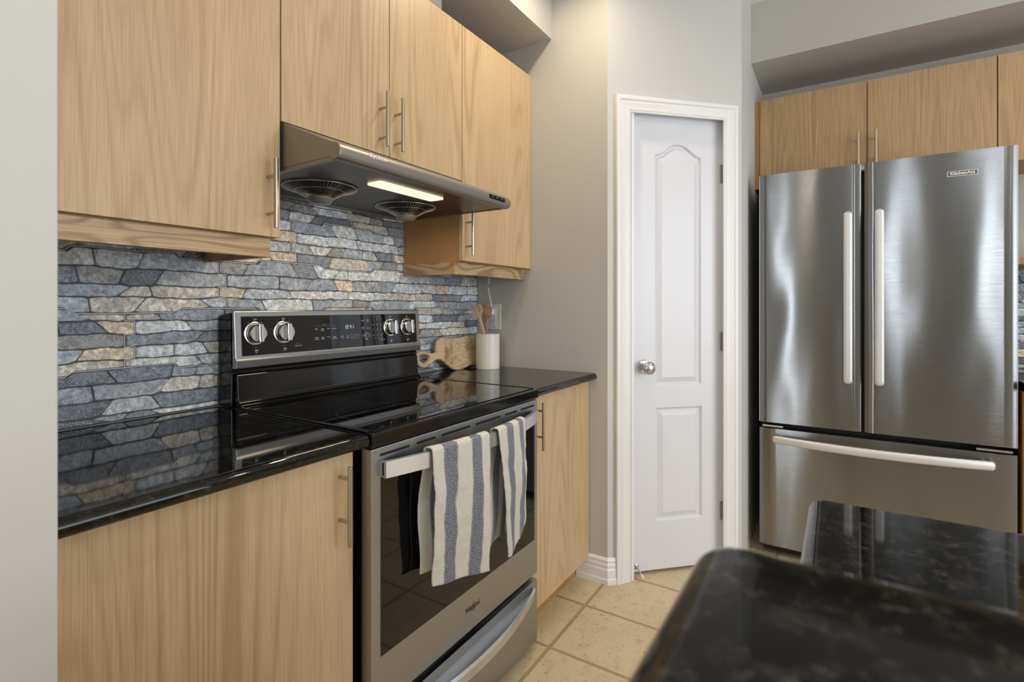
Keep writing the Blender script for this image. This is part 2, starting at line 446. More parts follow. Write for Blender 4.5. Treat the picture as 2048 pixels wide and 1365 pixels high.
# jamb
mb = MB(); J0, J1, ZJ = .124, .588, 2.054
dgbox(mb, SO0, J0, -WT, .0, 0, ZO); dgbox(mb, J1, SO1, -WT, .0, 0, ZO); dgbox(mb, J0, J1, -WT, .0, ZJ, ZO)
dgbox(mb, J0, J0+.010, -WT, -.072, 0, ZJ); dgbox(mb, J1-.010, J1, -WT, -.072, 0, ZJ); dgbox(mb, J0, J1, -WT, -.072, ZJ-.010, ZJ)
struct(part('trim_2', mb, M['trimwhite']))

door = bpy.data.objects.new('door_1', None); COL.objects.link(door); door.location = dg(.355, -.036, 0); struct(door)
S0, S1, Z0, Z1 = .1285, .5840, .015, 2.050
def loop_rect(s0, s1, z0, z1, ins): return [(s0+ins, z0+ins), (s1-ins, z0+ins), (s1-ins, z1-ins), (s0+ins, z1-ins)]
def loop_arch(s0, s1, z0, zs, za, ins, n=24):
    pts = [(s0+ins, z0+ins), (s1-ins, z0+ins)]
    a, b = s0+ins, s1-ins
    for i in range(n+1):
        u = i/n; s = b+(a-b)*u; q = 1-abs(2*u-1)
        # shoulders flare then rise to a rounded crown
        h = (3*q**2-2*q**3) if q < 1 else 1
        h = .5-.5*math.cos(PI*min(1, q*1.08)) if q < .93 else .5-.5*math.cos(PI*1.0)
        pts.append((s, zs-ins + (za-zs)*h))
    return pts
tb = bmesh.new(); inv = []
fr_o = -.036
def mk(loop, off): return [tb.verts.new(dg(s, off, z)) for s, z in loop]
def edges_of(vs): return [tb.edges.new((vs[i], vs[(i+1) % len(vs)])) for i in range(len(vs))]
outer = mk(loop_rect(S0, S1, Z0, Z1, 0), fr_o)
eo = edges_of(outer)
alle = list(eo)
for fn in (lambda ins: loop_rect(.2475, .4765, .232, .738, ins), lambda ins: loop_arch(.2425, .4725, .838, 1.874, 1.925, ins)):
    Ls = [mk(fn(i_), fr_o+o_) for i_, o_ in ((0, 0), (.003, -.003), (.007, -.0105), (.012, -.0115), (.033, -.0025), (.035, -.0015))]
    es = edges_of(Ls[0]); alle += es
    for a, b in zip(Ls[:-1], Ls[1:]):
        n = len(a)
        for i in range(n): tb.faces.new((a[i], a[(i+1) % n], b[(i+1) % n], b[i]))
    tb.faces.new(Ls[-1])
bmesh.ops.triangle_fill(tb, edges=alle, use_beauty=True)
back = mk(loop_rect(S0, S1, Z0, Z1, 0), fr_o-.035)
for i in range(4): tb.faces.new((outer[i], outer[(i+1) % 4], back[(i+1) % 4], back[i]))
tb.faces.new(back)
bmesh.ops.recalc_face_normals(tb, faces=tb.faces[:])
t = NT('door_white_grained'); c = t.coord(); x, y, z = t.sep(c)
gn = t.noise(t.comb(t.math('MULTIPLY', t.math('SUBTRACT', x, y), 190), t.math('MULTIPLY', z, 7), 0), 1, 3, .6)
t.bs(Base_Color=srgb(224, 225, 232), Roughness=.33); t.bump(gn, .22, .0008); M['doorwhite'] = t.m
part('door_leaf', tb, M['doorwhite'], door, angle=18)
# knob
kb = MB(); kc = Vector(dg(.2005-.014, fr_o, .924))
kb.lathe([(0, 0), (.031, 0), (.032, .003), (.028, .009), (.013, .012), (.011, .030), (.016, .036), (.025, .041), (.0285, .050), (.0275, .060), (.021, .067), (.008, .070), (0, .070)], kc, Nn)
knob = part('door_knob', kb, M['chrome_sat'], door)
for zc in (1.804, 1.031, .252):
    hb = MB()
    hc = Vector(dg(.587, fr_o+.0075, zc))
    for q in range(5):
        z_ = zc-.043+q*.0172
        hb.cyl((hc.x, hc.y, z_+.0004), (hc.x, hc.y, z_+.0168), .0058, 14, bev=.0006)
    hb.cyl((hc.x, hc.y, zc-.048), (hc.x, hc.y, zc+.048), .0036, 12)
    dgbox(hb, .568, .583, fr_o-.0005, fr_o+.0012, zc-.043, zc+.043)
    part('hinge', hb, M['hinge'], door)
sb = MB(); sc = Vector(dg(.1495, fr_o, .040))
sb.lathe([(0, 0), (.012, 0), (.012, .004), (.007, .007), (.006, .010), (0, .010)], sc, Nn)
sb.tube([sc+Nn*.008, sc+Nn*.055+Vector((0, 0, -.012))], .0042, 12)
ds = part('door_stop', sb, M['chrome_sat'], door)
sb = MB(); sb.cyl(sc+Nn*.053+Vector((0, 0, -.012)), sc+Nn*.070+Vector((0, 0, -.0165)), .0062, 14, bev=.002)
part('rubber_tip', sb, M['whiteplastic'], ds)

# ------------------------------------------------------------------ cabinets
def bar_handle(parent, x, y, z0, z1, zp0, zp1, out, axis='y', r=.0058):
    """vertical bar pull; out = distance bar axis stands off the face; axis = face normal axis (-)"""
    mb = MB()
    n = Vector((0, -1, 0)) if axis == 'y' else Vector((-1, 0, 0))
    p = Vector((x, y, 0)) + n*out
    mb.cyl((p.x, p.y, z0), (p.x, p.y, z1), r, 20, bev=.0012)
    for zp in (zp0, zp1):
        a = Vector((x, y, zp)); mb.cyl(a, a+n*out, .0042, 14)
    return part('handle', mb, M['steel_handle'], parent)
Yu = 1.223; Yd = .927; DT = .0185
CZ = 2.275
# left wall cabinet
c1 = thing('wall_cabinet', (.52, 1.39, 1.318), 'wide single-door oak wall cabinet left of the range hood, its valance strongly grained', 'cabinet')
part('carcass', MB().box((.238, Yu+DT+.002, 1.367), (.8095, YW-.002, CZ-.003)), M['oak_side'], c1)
d1 = part('door', MB().box((.238, Yu, 1.3705), (.8085, Yu+DT, CZ), .0012), M['oak'], c1)
bar_handle(d1, .7745, Yu, 1.389, 1.564, 1.427, 1.521, .035)
mb = MB(); mb.box((.238, 1.236, 1.3185), (.790, 1.254, 1.3665), .0012); mb.box((.772, 1.2545, 1.3185), (.790, 1.5265, 1.3665), .0008)
part('light_valance', mb, M['oak_valance'], c1)
# over-hood cabinet
c2 = thing('wall_cabinet', (1.19, 1.39, 1.675), 'short light oak wall cabinet with a pair of doors directly above the range hood', 'cabinet')
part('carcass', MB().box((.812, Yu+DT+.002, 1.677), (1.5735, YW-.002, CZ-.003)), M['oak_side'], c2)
for (xa, xb, hx) in ((.8125, 1.1935, 1.1535), (1.1965, 1.5735, 1.2200)):
    dd = part('door', MB().box((xa, Yu, 1.675), (xb, Yu+DT, CZ), .0012), M['oak'], c2)
    bar_handle(dd, hx, Yu, 1.692, 1.866, 1.7225, 1.816, .035)
# right wall cabinet
c3 = thing('wall_cabinet', (1.84, 1.39, 1.318), 'tall single-door oak wall cabinet right of the range hood, above the cutting board', 'cabinet')
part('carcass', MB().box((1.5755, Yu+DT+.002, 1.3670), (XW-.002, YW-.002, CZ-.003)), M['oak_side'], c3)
dd = part('door', MB().box((1.5765, Yu, 1.3695), (XW-.0025, Yu+DT, CZ), .0012), M['oak'], c3)
bar_handle(dd, 1.5985, Yu, 1.389, 1.564, 1.4250, 1.518, .035)
mb = MB(); mb.box((1.571, 1.255, 1.3185), (XW-.003, 1.273, 1.3665), .0012); mb.box((1.571, 1.2735, 1.3185), (1.589, 1.5265, 1.3665), .0008)
part('light_valance', mb, M['oak_valance'], c3)

# base cabinets
b1 = thing('base_cabinet', (.52, 1.23, 0), 'light oak base cabinet with one wide door under the left black countertop', 'cabinet')
part('carcass', MB().box((.238, Yd+DT+.002, .092), (.7945, YW-.002, .8710)), M['oak_side'], b1)
dd = part('door', MB().box((.238, Yd, .092), (.7935, Yd+DT, .8685), .0012), M['oak'], b1)
bar_handle(dd, .7560, Yd, .672, .845, .7235, .8175, .035)
part('toe_kick', MB().box((.238, .985, 0), (.7945, 1.0, .0915)), M['oak_side'], b1)
b2 = thing('base_cabinet', (1.84, 1.23, 0), 'light oak base cabinet with one door between the stove and the grey side wall', 'cabinet')
part('carcass', MB().box((1.590, Yd+DT+.002, .092), (XW-.002, YW-.002, .8710)), M['oak_side'], b2)
dd = part('door', MB().box((1.590, Yd, .092), (XW-.003, Yd+DT, .8685), .0012), M['oak'], b2)
bar_handle(dd, 1.6210, Yd, .676, .848, .7235, .8175, .035)
part('toe_kick', MB().box((1.590, .985, 0), (XW-.002, 1.0, .0915)), M['oak_side'], b2)

# countertops (bullnose front)
def ctop(x0, x1, name, label, endround=0):
    r = .015; pts = [(YW-.012, .872), (YW-.012, .902)]
    pts += [(.891+r + r*math.cos(a), .887 + r*math.sin(a)) for a in [PI/2 + PI*i/12 for i in range(13)]]
    mb = MB().prism(pts, x0, x1, 'x')
    return tag(part(name, mb, M['granite'], angle=30), label, 'countertop')
ctop(.238, .8095, 'countertop', 'polished black granite countertop left of the stove, running to the foreground wall')
ctop(1.5765, XW-.002, 'countertop', 'polished black granite countertop right of the stove, carrying the white utensil crock')

# ------------------------------------------------------------------ stone backsplash
PAL = [((88, 96, 108), 3), ((118, 126, 136), 5), ((140, 146, 153), 5), ((62, 68, 78), 3), ((164, 166, 166), 4), ((150, 144, 134), 3), ((172, 156, 134), 1.3), ((104, 104, 104), 3), ((170, 148, 122), .4), ((182, 188, 194), 2)]
def pick(bias):
    ws = [w_*(1.0 + (bias if c_[0] > c_[2] else 0)) for c_, w_ in PAL]
    c_ = random.choices([p for p, _ in PAL], ws)[0]; f = random.uniform(.86, 1.14)
    m_ = min(1, 225/(max(c_)*f*1.22+24)); l = srgb(*[(v_*f*1.22+24)*m_ for v_ in c_]); return l
def backsplash(x0, x1, z0, z1, zc0, joint0, seed):
    random.seed(seed)
    CH, CLn = .1500, .47
    bm = bmesh.new(); cl = bm.loops.layers.float_color.new('Col')
    def wav(x, k_, amp): return amp*(noise.noise((x*9, k_*7.3, seed))*1.2 + .7*noise.noise((x*31, k_*3.1, seed+5)) + .3*noise.noise((x*85, k_*3.1, seed+5)))
    # boundaries
    bounds = []; zc_ = zc0; ci = 0
    while zc_ > z0: zc_ -= CH; ci -= 1
    z = zc_; c_i = ci
    while z < z1:
        nrow = random.choice((4, 4, 5)); hs = [random.uniform(.8, 1.25) for _ in range(nrow)]; tot = sum(hs); a = z
        for q in range(nrow):
            bounds.append((a, q == 0, c_i)); a += hs[q]/tot*CH
        z += CH; c_i += 1
    bounds.append((z, True, c_i))
    def bz(j, x):
        b, course, ci_ = bounds[j]
        v = b + wav(x, j, .0045 if not course else .0012)
        if course:  # stepped course joint
            ph = ((x + ci_*.235)/.235) % 2
            v += .006*(1 if ph < 1 else -1)
        return min(max(v, z0), z1)
    grout = bmesh.new()
    def gq(pts):
        vs = [grout.verts.new((p[0], .0034, p[1])) for p in pts]
        try: grout.faces.new(vs)
        except Exception: pass
    for j in range(len(bounds)-1):
        if bounds[j+1][0] <= z0 or bounds[j][0] >= z1: continue
        row_in = j % 2; ci_ = bounds[j][2]
        js = []; xj = joint0 + (ci_ % 2)*CLn/2 - 6*CLn
        while xj < x1+CLn:
            js.append(xj + (.011 if row_in else -.011)); xj += CLn
        cuts = []; x = x0
        segs = [x0] + [v for v in js if x0+.02 < v < x1-.02] + [x1]
        for a, b in zip(segs[:-1], segs[1:]):
            cuts.append((a, 'j')); x = a
            while True:
                x += random.uniform(.055, .19)
                if x > b-.045: break
                cuts.append((x, 's'))
        cuts.append((x1, 'j'))
        sl = [(random.uniform(-.014, .014) if k_ == 's' else 0) for _, k_ in cuts]
        for i in range(len(cuts)-1):
            (xa, ka), (xb, kb_) = cuts[i], cuts[i+1]
            ga = .0004 if ka == 's' else .0016; gb = .0004 if kb_ == 's' else .0016
            gz0 = .0017 if bounds[j][1] else .0003; gz1 = .0017 if bounds[j+1][1] else .0003
            xa0, xa1 = xa-sl[i]+ga, xa+sl[i]+ga; xb0, xb1 = xb-sl[i+1]-gb, xb+sl[i+1]-gb
            n = max(3, int((xb-xa)/.012)); lo = []; hi = []
            for q in range(n+1):
                u = q/n
                xx = xa0+(xb0-xa0)*u; lo.append((xx, bz(j, xx)+gz0+random.uniform(0, .0008)))
                xx = xa1+(xb1-xa1)*u; hi.append((xx, bz(j+1, xx)-gz1-random.uniform(0, .0008)))
            if min(h[1]-l[1] for h, l in zip(hi, lo)) < .003: continue
            # soften corners
            cr = min(.004, .25*(hi[0][1]-lo[0][1]))
            lo[0] = (lo[0][0], lo[0][1]+cr*.6); lo[-1] = (lo[-1][0], lo[-1][1]+cr*.6); hi[0] = (hi[0][0], hi[0][1]-cr*.6); hi[-1] = (hi[-1][0], hi[-1][1]-cr*.6)
            loop = lo + hi[::-1]
            cx_ = sum(p[0] for p in loop)/len(loop); cz_ = sum(p[1] for p in loop)/len(loop)
            H_ = random.uniform(.0045, .0075); ty = random.uniform(-.012, .012); tz = random.uniform(-.05, .05)
            hh = max(.012, max(p[1] for p in loop)-min(p[1] for p in loop)); ww_ = max(p[0] for p in loop)-min(p[0] for p in loop)
            fz = 1-.0020*2/hh; fx_ = 1-.0022*2/max(ww_, .02)
            A = [bm.verts.new((p[0], .001, p[1])) for p in loop]
            B = [bm.verts.new((p[0]+(cx_-p[0])*(1-fx_)*.5, .0038, p[1]+(cz_-p[1])*(1-fz)*.4)) for p in loop]
            C_ = [bm.verts.new((cx_+(p[0]-cx_)*fx_, H_ + (p[0]-cx_)*ty + (p[1]-cz_)*tz + random.uniform(-.0004, .0004), cz_+(p[1]-cz_)*fz)) for p in loop]
            bias = 3.5*max(0, noise.noise((cx_*2.2, cz_*6, 3.3)))
            colv = pick(bias)
            m_ = len(loop); fs = []
            for q in range(m_):
                r_ = (q+1) % m_
                fs.append(bm.faces.new((A[q], A[r_], B[r_], B[q]))); fs.append(bm.faces.new((B[q], B[r_], C_[r_], C_[q])))
            # face strip top
            h_ = m_//2
            for q in range(h_-1):
                fs.append(bm.faces.new((C_[q], C_[q+1], C_[m_-2-q], C_[m_-1-q])))
            for f_ in fs:
                for l_ in f_.loops: l_[cl] = colv
        for v in js:   # vertical grout in this row
            if x0+.02 < v < x1-.02:
                a, b = bz(j, v), bz(j+1, v)
                gq([(v-.0012, a), (v+.0012, a), (v+.0012, b), (v-.0012, b)])
                b2_ = b; vn = v + (-.022 if row_in else .022)
                if not bounds[j+1][1]: gq([(min(v, vn), b2_-.001), (max(v, vn), b2_-.001), (max(v, vn), b2_+.001), (min(v, vn), b2_+.001)])
        if bounds[j][1] and bounds[j][0] > z0:
            x = x0; st = .0117
            while x < x1-1e-6:
                xn = min(x+st, x1); a, b = bz(j, x), bz(j, xn)
                gq([(x, a-.0012), (xn, b-.0012), (xn, b+.0012), (x, a+.0012)]); x = xn
    return bm, grout
def place_splash(bm, grout, x0, x1, z0, z1, mat, label):
    """local: x along, +y out of the wall, z up ; mat maps to world"""
    th = thing('stone_backsplash', mat @ Vector(((x0+x1)/2, 0, z0)), label, 'backsplash')
    base = MB().box((x0, -.0005, z0), (x1, .0028, z1)).xf(mat)
    part('backing', base, M['crease'], th)
    bmesh.ops.transform(bm, matrix=mat, verts=bm.verts); bmesh.ops.recalc_face_normals(bm, faces=bm.faces[:])
    part('stone_face', bm, M['stone'], th, angle=28)
    bmesh.ops.transform(grout, matrix=mat, verts=grout.verts)
    bmesh.ops.recalc_face_normals(grout, faces=grout.faces[:])
    o = part('grout_lines', grout, M['grout'], th)
# stove wall: local y -> world -y (mirror handled by recalculated normals)
ms = Matrix(((1, 0, 0, 0), (0, -1, 0, YW-.001), (0, 0, 1, 0), (0, 0, 0, 1)))
bmst, gr = backsplash(.238, XW-.002, .9025, 1.672, 1.031, .592, 11)
place_splash(bmst, gr, .238, XW-.002, .9025, 1.672, ms, 'grey stacked-slate stone tile backsplash with pale joints behind the black stove')

# ------------------------------------------------------------------ range hood
hd = thing('range_hood', (1.194, 1.26, 1.49), 'grey stainless under-cabinet range hood with lit lamp above the stove', 'range hood')
HX0, HX1 = .8155, 1.5735
prof = [(1.520, 1.548), (1.520, 1.6735), (1.226, 1.6735), (1.030, 1.5905), (1.014, 1.5875), (1.004, 1.580), (.9985, 1.569), (.999, 1.558), (1.004, 1.549), (1.012, 1.5455), (1.030, 1.5455), (1.034, 1.5530), (1.50, 1.5530), (1.503, 1.548)]
part('housing', MB().prism(prof, HX0, HX1, 'x', .004), M['hood'], hd, angle=30)
# flat flange ends of the underside
mb = MB(); mb.box((HX0+.002, 1.030, 1.5455), (HX0+.014, 1.500, 1.5535)); mb.box((HX1-.014, 1.030, 1.5455), (HX1-.002, 1.500, 1.5535)); mb.box((HX0+.002, 1.490, 1.5440), (HX1-.002, 1.520, 1.5535))
part('bottom_flange', mb, M['hood'], hd)
# underside pan: one slab with round openings
tb = bmesh.new()
def ring(cx_, cy_, r, z, n=56): return [tb.verts.new((cx_+r*math.cos(2*PI*i/n), cy_+r*math.sin(2*PI*i/n), z)) for i in range(n)]
FANS = [(.990, 1.300), (1.347, 1.297)]; FR = .104
zz = 1.5475
o_ = [tb.verts.new(p) for p in ((HX0+.014, 1.031, zz), (HX1-.014, 1.031, zz), (HX1-.014, 1.489, zz), (HX0+.014, 1.489, zz))]
al = edges_of(o_)
def edges_tb(vs): return [tb.edges.new((vs[i], vs[(i+1) % len(vs)])) for i in range(len(vs))]
for fx_, fy_ in FANS:
    a = ring(fx_, fy_, FR, zz); al += edges_tb(a)
    b = ring(fx_, fy_, FR-.002, zz+.004)
    for i in range(56): tb.faces.new((a[i], a[(i+1) % 56], b[(i+1) % 56], b[i]))
bmesh.ops.triangle_fill(tb, edges=al, use_beauty=True)
bmesh.ops.recalc_face_normals(tb, faces=tb.faces[:])
part('underside_panel', tb, M['hood_under'], hd)
for fx_, fy_ in FANS:
    g = MB(); n = 60
    for i in range(n):
        a = 2*PI*i/n
        g.tube([(fx_+FR*math.cos(a), fy_+FR*math.sin(a), 1.5440), (fx_+.070*math.cos(a), fy_+.070*math.sin(a), 1.532), (fx_+.036*math.cos(a), fy_+.036*math.sin(a), 1.5125)], .0007, 5, caps=False)
    for R_, z_, r_ in ((FR+.001, 1.5440, .0020), (.071, 1.5325, .0009), (.037, 1.5130, .0016)):
        g.tube([(fx_+R_*math.cos(2*PI*i/48), fy_+R_*math.sin(2*PI*i/48), z_) for i in range(49)], r_, 8, caps=False)
    gp = part('fan_grille', g, M['chrome_sat'], hd)
    part('fan_shade_disc', MB().lathe([(0, .0045), (FR-.003, .0045), (FR-.003, .0052), (0, .0052)], (fx_, fy_, 1.5475)), M['void'], gp)  # black disc standing in for the dark depth behind the grille
    c = MB().lathe([(0, -.017), (.020, -.017), (.029, -.014), (.0375, -.003), (.038, .001), (.034, .001), (.030, -.004), (0, -.006)], (fx_, fy_, 1.5120))
    t = bpy.data.materials.get('oil_cup_plastic')
    if not t:
        t = NT('oil_cup_plastic'); t.bs(Base_Color=srgb(135, 133, 136), Roughness=.2); t.b.inputs['Transmission Weight'].default_value = .35; t = t.m
    part('oil_cup', c, t, gp)
lens = MB().box((1.030, 1.090, 1.5425), (1.310, 1.148, 1.5470), .002)
t_ = MB(); n = 6
pts = []
for (cx_, cy_, a0) in ((1.298, 1.137, 0), (1.042, 1.137, 90), (1.042, 1.101, 180), (1.298, 1.101, 270)):
    for i in range(n+1):
        a = math.radians(a0+90*i/n); pts.append((cx_+.012*math.cos(a), cy_+.012*math.sin(a)))
lens.bm.free(); lens = MB().prism(pts, 1.5425, 1.5472, 'z')
part('lamp_lens', lens, M['lens'], hd)
area('hood_lamp', (1.17, 1.119, 1.541), (1.17, 1.119, 0), .26, .045, 2.2, (1, .80, .50), 170)
# badge lettering on rounded front
bt = thick(text_bm([('Cyclone', .0185, 0, 0, .35, 1.0, .0002)]), .0005)
bmesh.ops.transform(bt, matrix=plane_mat((.9365, 1.0012, 1.5755), (1, 0, 0), (0, .45, 1)), verts=bt.verts)
part('hood_lettering', bt, simple('white_print', srgb(235, 235, 235), .4), hd)
sw = MB().box((1.437, .9975, 1.5600), (1.530, 1.003, 1.5745), .001)
swp = part('switch_panel', sw, M['blackgloss'], hd)
for i in range(3):
    part('switch', MB().box((1.442+i*.027, .9945, 1.5625), (1.463+i*.027, .9977, 1.5725), .0008), M['blackmatte'], swp)
    b_ = text_bm([('III', .005, 1.4525+i*.027, 0, 0, .8)]); bmesh.ops.transform(b_, matrix=plane_mat((0, .9942, 1.5675), (1, 0, 0), (0, 0, 1)), verts=b_.verts)
    part('switch_print', b_, M['legend'], swp)
part('switch_cap', MB().cyl((1.534, .999, 1.5675), (1.534, .9955, 1.5675), .0062, 18), M['chrome'], swp)

# ------------------------------------------------------------------ stove
st = thing('electric_stove', (1.193, 1.16, 0), 'freestanding stainless and black glass-top electric stove under the range hood', 'stove')
RX0, RX1 = .8125, 1.5735; RC = (RX0+RX1)/2
part('body', MB().box((RX0+.004, .925, .02), (RX1-.004, 1.500, .872), .002), M['blackgloss'], st)
for fx_ in (RX0+.05, RX1-.05):
    for fy_ in (.97, 1.44): part('foot', MB().cyl((fx_, fy_, 0), (fx_, fy_, .02), .016), M['blackmatte'], st)
# cooktop
mb = MB(); mb.box((RX0, .8835, .8735), (RX1, 1.447, .9045), .005, 3)
part('cooktop_frame', mb, M['blackgloss'], st)
ct = part('cooktop_glass', MB().box((RX0+.014, .902, .9000), (RX1-.014, 1.424, .9068), .0008), M['blackglass'], st)
part('front_strip', MB().box((RX0+.006, .895, .8690), (RX1-.006, .93, .8733)), M['blackmatte'], st)
for xa in (RX0+.001, RX1-.013): part('side_rim', MB().box((xa, .905, .9042), (xa+.012, 1.43, .9085), .0018), M['blackgloss'], st)
for (bx, by, br) in ((1.00, 1.06, .115), (1.39, 1.05, .09), (1.00, 1.31, .075), (1.39, 1.30, .095)):
    g = bmesh.new(); n = 72
    a = [g.verts.new((bx+br*math.cos(2*PI*i/n), by+br*math.sin(2*PI*i/n), .90695)) for i in range(n)]
    b = [g.verts.new((bx+(br-.0012)*math.cos(2*PI*i/n), by+(br-.0012)*math.sin(2*PI*i/n), .90695)) for i in range(n)]
    for i in range(n): g.faces.new((a[i], a[(i+1) % n], b[(i+1) % n], b[i]))
    part('burner_ring', g, simple('burner_mark', (.05, .05, .05, 1), .4), ct)
# backguard
part('backguard', MB().prism([(1.524, .9045), (1.524, 1.166), (1.462, 1.176), (1.452, 1.176), (1.449, 1.02), (1.458, 1.010), (1.460, .9045)], RX0, RX1, 'x', .003), M['blackgloss'], st)
part('splash_panel', MB().prism([(1.462, .9070), (1.462, .9995), (1.450, .9995), (1.4445, .993), (1.4395, .930), (1.434, .917), (1.424, .9110), (1.424, .9070)], RX0+.008, RX1-.008, 'x', .003), M['blackgloss'], st, angle=50)
cp = part('control_panel', MB().prism([(1.460, 1.0150), (1.465, 1.1800), (1.4480, 1.1800), (1.4460, 1.1775), (1.4375, 1.0465), (1.4325, 1.0380), (1.4350, 1.0160), (1.4375, 1.0140)], RX0, RX1, 'x', .0022), M['range_frame'], st, angle=25)
# tilted face between (1.4375,1.0465) and (1.4460,1.1775)
fy = Vector((0, 1.4460-1.4375, 1.1775-1.0465)).normalized(); fx3 = Vector((1, 0, 0)); fn = Vector((0, -fy.z, fy.y))
FO = Vector((RC, 1.4375, 1.0465))
PM = plane_mat(FO, fx3, fy)     # local z = x cross y = (0,-..): outwards
GW, GH0, GH1 = (1.5535-.8305)/2, .0030, .1175
g = MB().box((-GW, GH0, -.001), (GW, GH1, .0012), .0006).xf(PM)
gl = part('control_glass', g, M['blackglass'], cp)
def onp(x, v, h=0): return FO + fx3*(x-RC) + fy*v + fn*h
# knobs
for kx in (.8735, .9655, 1.4125, 1.5015):
    kc = onp(kx, .0665, .0012)
    sk = MB().lathe([(0, 0), (.0345, 0), (.0345, .0012), (.0325, .0022), (.030, .0022), (0, .0022)], kc, fn)
    skt = part('knob_bezel', sk, M['chrome'], cp)
    kn = MB().lathe([(0, .002), (.0265, .002), (.0280, .006), (.0270, .0165), (.0245, .019), (0, .019)], kc, fn)
    kp = part('knob', kn, M['chrome_sat'], cp)
    gm = plane_mat(kc, fx3, fy)
    gp = MB().box((-.0075, -.0265, .015), (.0075, .0265, .0335), .0025).xf(gm)
    part('knob_grip', gp, M['chrome'], kp)
# lettering
it = []; dim = []
def P(x, v): return (x-RC, v)
for kx in (.8735, .9655, 1.4125, 1.5015):
    it.append(('OFF', .0062, *P(kx, .1075)))
    it.append(('•', .006, *P(kx, .1020)))
    dim += [('HI', .0045, *P(kx-.020, .0985)), ('LO', .0045, *P(kx+.020, .0985)), ('-', .006, *P(kx-.036, .066)), ('2', .0045, *P(kx+.037, .062)), ('MED', .004, *P(kx, .0250))]
    it.append(('■ ■', .0045, *P(kx+.002, .0165))); it.append(('■  ▪', .0035, *P(kx+.002, .0115)))
it.append(('SURFACE ON', .0042, *P(1.0145, .0225))); it.append(('○', .004, *P(1.012, .0290)))
it.append(('SURFACE ON', .0042, *P(1.3680, .0225))); it.append(('○', .004, *P(1.367, .0290)))
for i, (a, b) in enumerate((('Bake', ''), ('Steam', 'Bake'), ('Broil', ''), ('Convect', ''))):
    x_ = 1.083+i*.0235; it.append((a, .0052, *P(x_, .0720)))
    if b: it.append((b, .0052, *P(x_, .0665)))
for i, (a, b) in enumerate((('Rapid', 'Preheat'), ('Keep', 'Warm'), ('Proof', ''), ('Adjust', 'Self Clean'))):
    x_ = 1.083+i*.0235; it.append((a, .0052, *P(x_, .0440)))
    if b: it.append((b, .0052, *P(x_, .0385)))
dim.append(('OVEN', .0042, *P(1.115, .0860)))
for i, (a, b) in enumerate((('Cook', 'Time'), ('Start', 'Time'))):
    x_ = 1.186+i*.0225; it += [(a, .0052, *P(x_, .0440)), (b, .0052, *P(x_, .0385))]
it += [('-', .010, *P(1.2295, .0415)), ('+', .008, *P(1.2500, .0415)), ('Settings', .0052, *P(1.278, .0960)), ('Oven', .0050, *P(1.3015, .0985)), ('Light', .0050, *P(1.3015, .0930)), ('Kitchen', .0050, *P(1.2790, .0710)), ('Timer', .0050, *P(1.2790, .0655)), ('Options', .0048, *P(1.3030, .0680)),
       ('CONTROLS', .0036, *P(1.2920, .0500)), ('START', .0052, *P(1.2860, .0415)), ('⏻', .005, *P(1.3060, .0415)), ('■ ■', .0045, *P(1.2920, .0290))]
for r_ in range(4):
    for c_ in range(3):
        s_ = ['1', '2', '3', '4', '5', '6', '7', '8', '9', '○', '0', '○'][r_*3+c_]
        it.append((s_, .0068, *P(1.3260+c_*.0195, .0980-r_*.0190)))
b_ = text_bm(it); bmesh.ops.transform(b_, matrix=PM @ Matrix.Translation((0, 0, .0014)), verts=b_.verts); part('panel_print', b_, M['legend'], gl, smooth=False)
b_ = text_bm(dim); bmesh.ops.transform(b_, matrix=PM @ Matrix.Translation((0, 0, .0014)), verts=b_.verts)
mbx = MB(); mbx.add(b_)
def lr(x0, x1, v0, v1): 
    t2 = MB(); t2.quad([(x0-RC, v0, .0014), (x1-RC, v0, .0014), (x1-RC, v1, .0014), (x0-RC, v1, .0014)]); t2.xf(PM); mbx.add(t2.bm)
lr(1.075, 1.163, .0815, .0819); lr(1.320, 1.372, .1085, .1088); lr(1.320, 1.372, .0290, .0293)
def fr_rect(x0, x1, v0, v1, w_=.0006):
    lr(x0, x1, v0, v0+w_); lr(x0, x1, v1-w_, v1); lr(x0, x0+w_, v0, v1); lr(x1-w_, x1, v0, v1)
fr_rect(1.2200, 1.2385, .0350, .0480); fr_rect(1.2410, 1.2595, .0350, .0480); fr_rect(1.2740, 1.3130, .0360, .0470)
part('panel_lines', mbx, M['legend_dim'], gl, smooth=False)
# seven segment clock 12:41
SEG = {'1': 'bc', '2': 'abged', '4': 'fgbc'}
mbx = MB()
def seg(x0, v0, ch):
    W_, H_, w_ = .0062, .0125, .0013
    S = {'a': (0, H_-w_, W_, H_), 'd': (0, 0, W_, w_), 'g': (0, H_/2-w_/2, W_, H_/2+w_/2), 'b': (W_-w_, H_/2, W_, H_), 'c': (W_-w_, 0, W_, H_/2), 'f': (0, H_/2, w_, H_), 'e': (0, 0, w_, H_/2)}
    for k_ in SEG[ch]:
        a, b, c_, d_ = S[k_]; t2 = MB(); t2.quad([(x0+a-RC, v0+b, .0015), (x0+c_-RC, v0+b, .0015), (x0+c_-RC, v0+d_, .0015), (x0+a-RC, v0+d_, .0015)]); t2.xf(PM); mbx.add(t2.bm)
for i, ch in enumerate('1241'): seg(1.1960+i*.0098+(.004 if i > 1 else 0), .0690, ch)
for v0 in (.0725, .0780):
    t2 = MB(); t2.quad([(1.2158-RC, v0, .0015), (1.2168-RC, v0, .0015), (1.2168-RC, v0+.001, .0015), (1.2158-RC, v0+.001, .0015)]); t2.xf(PM); mbx.add(t2.bm)
part('clock_display', mbx, M['digits'], gl, smooth=False)
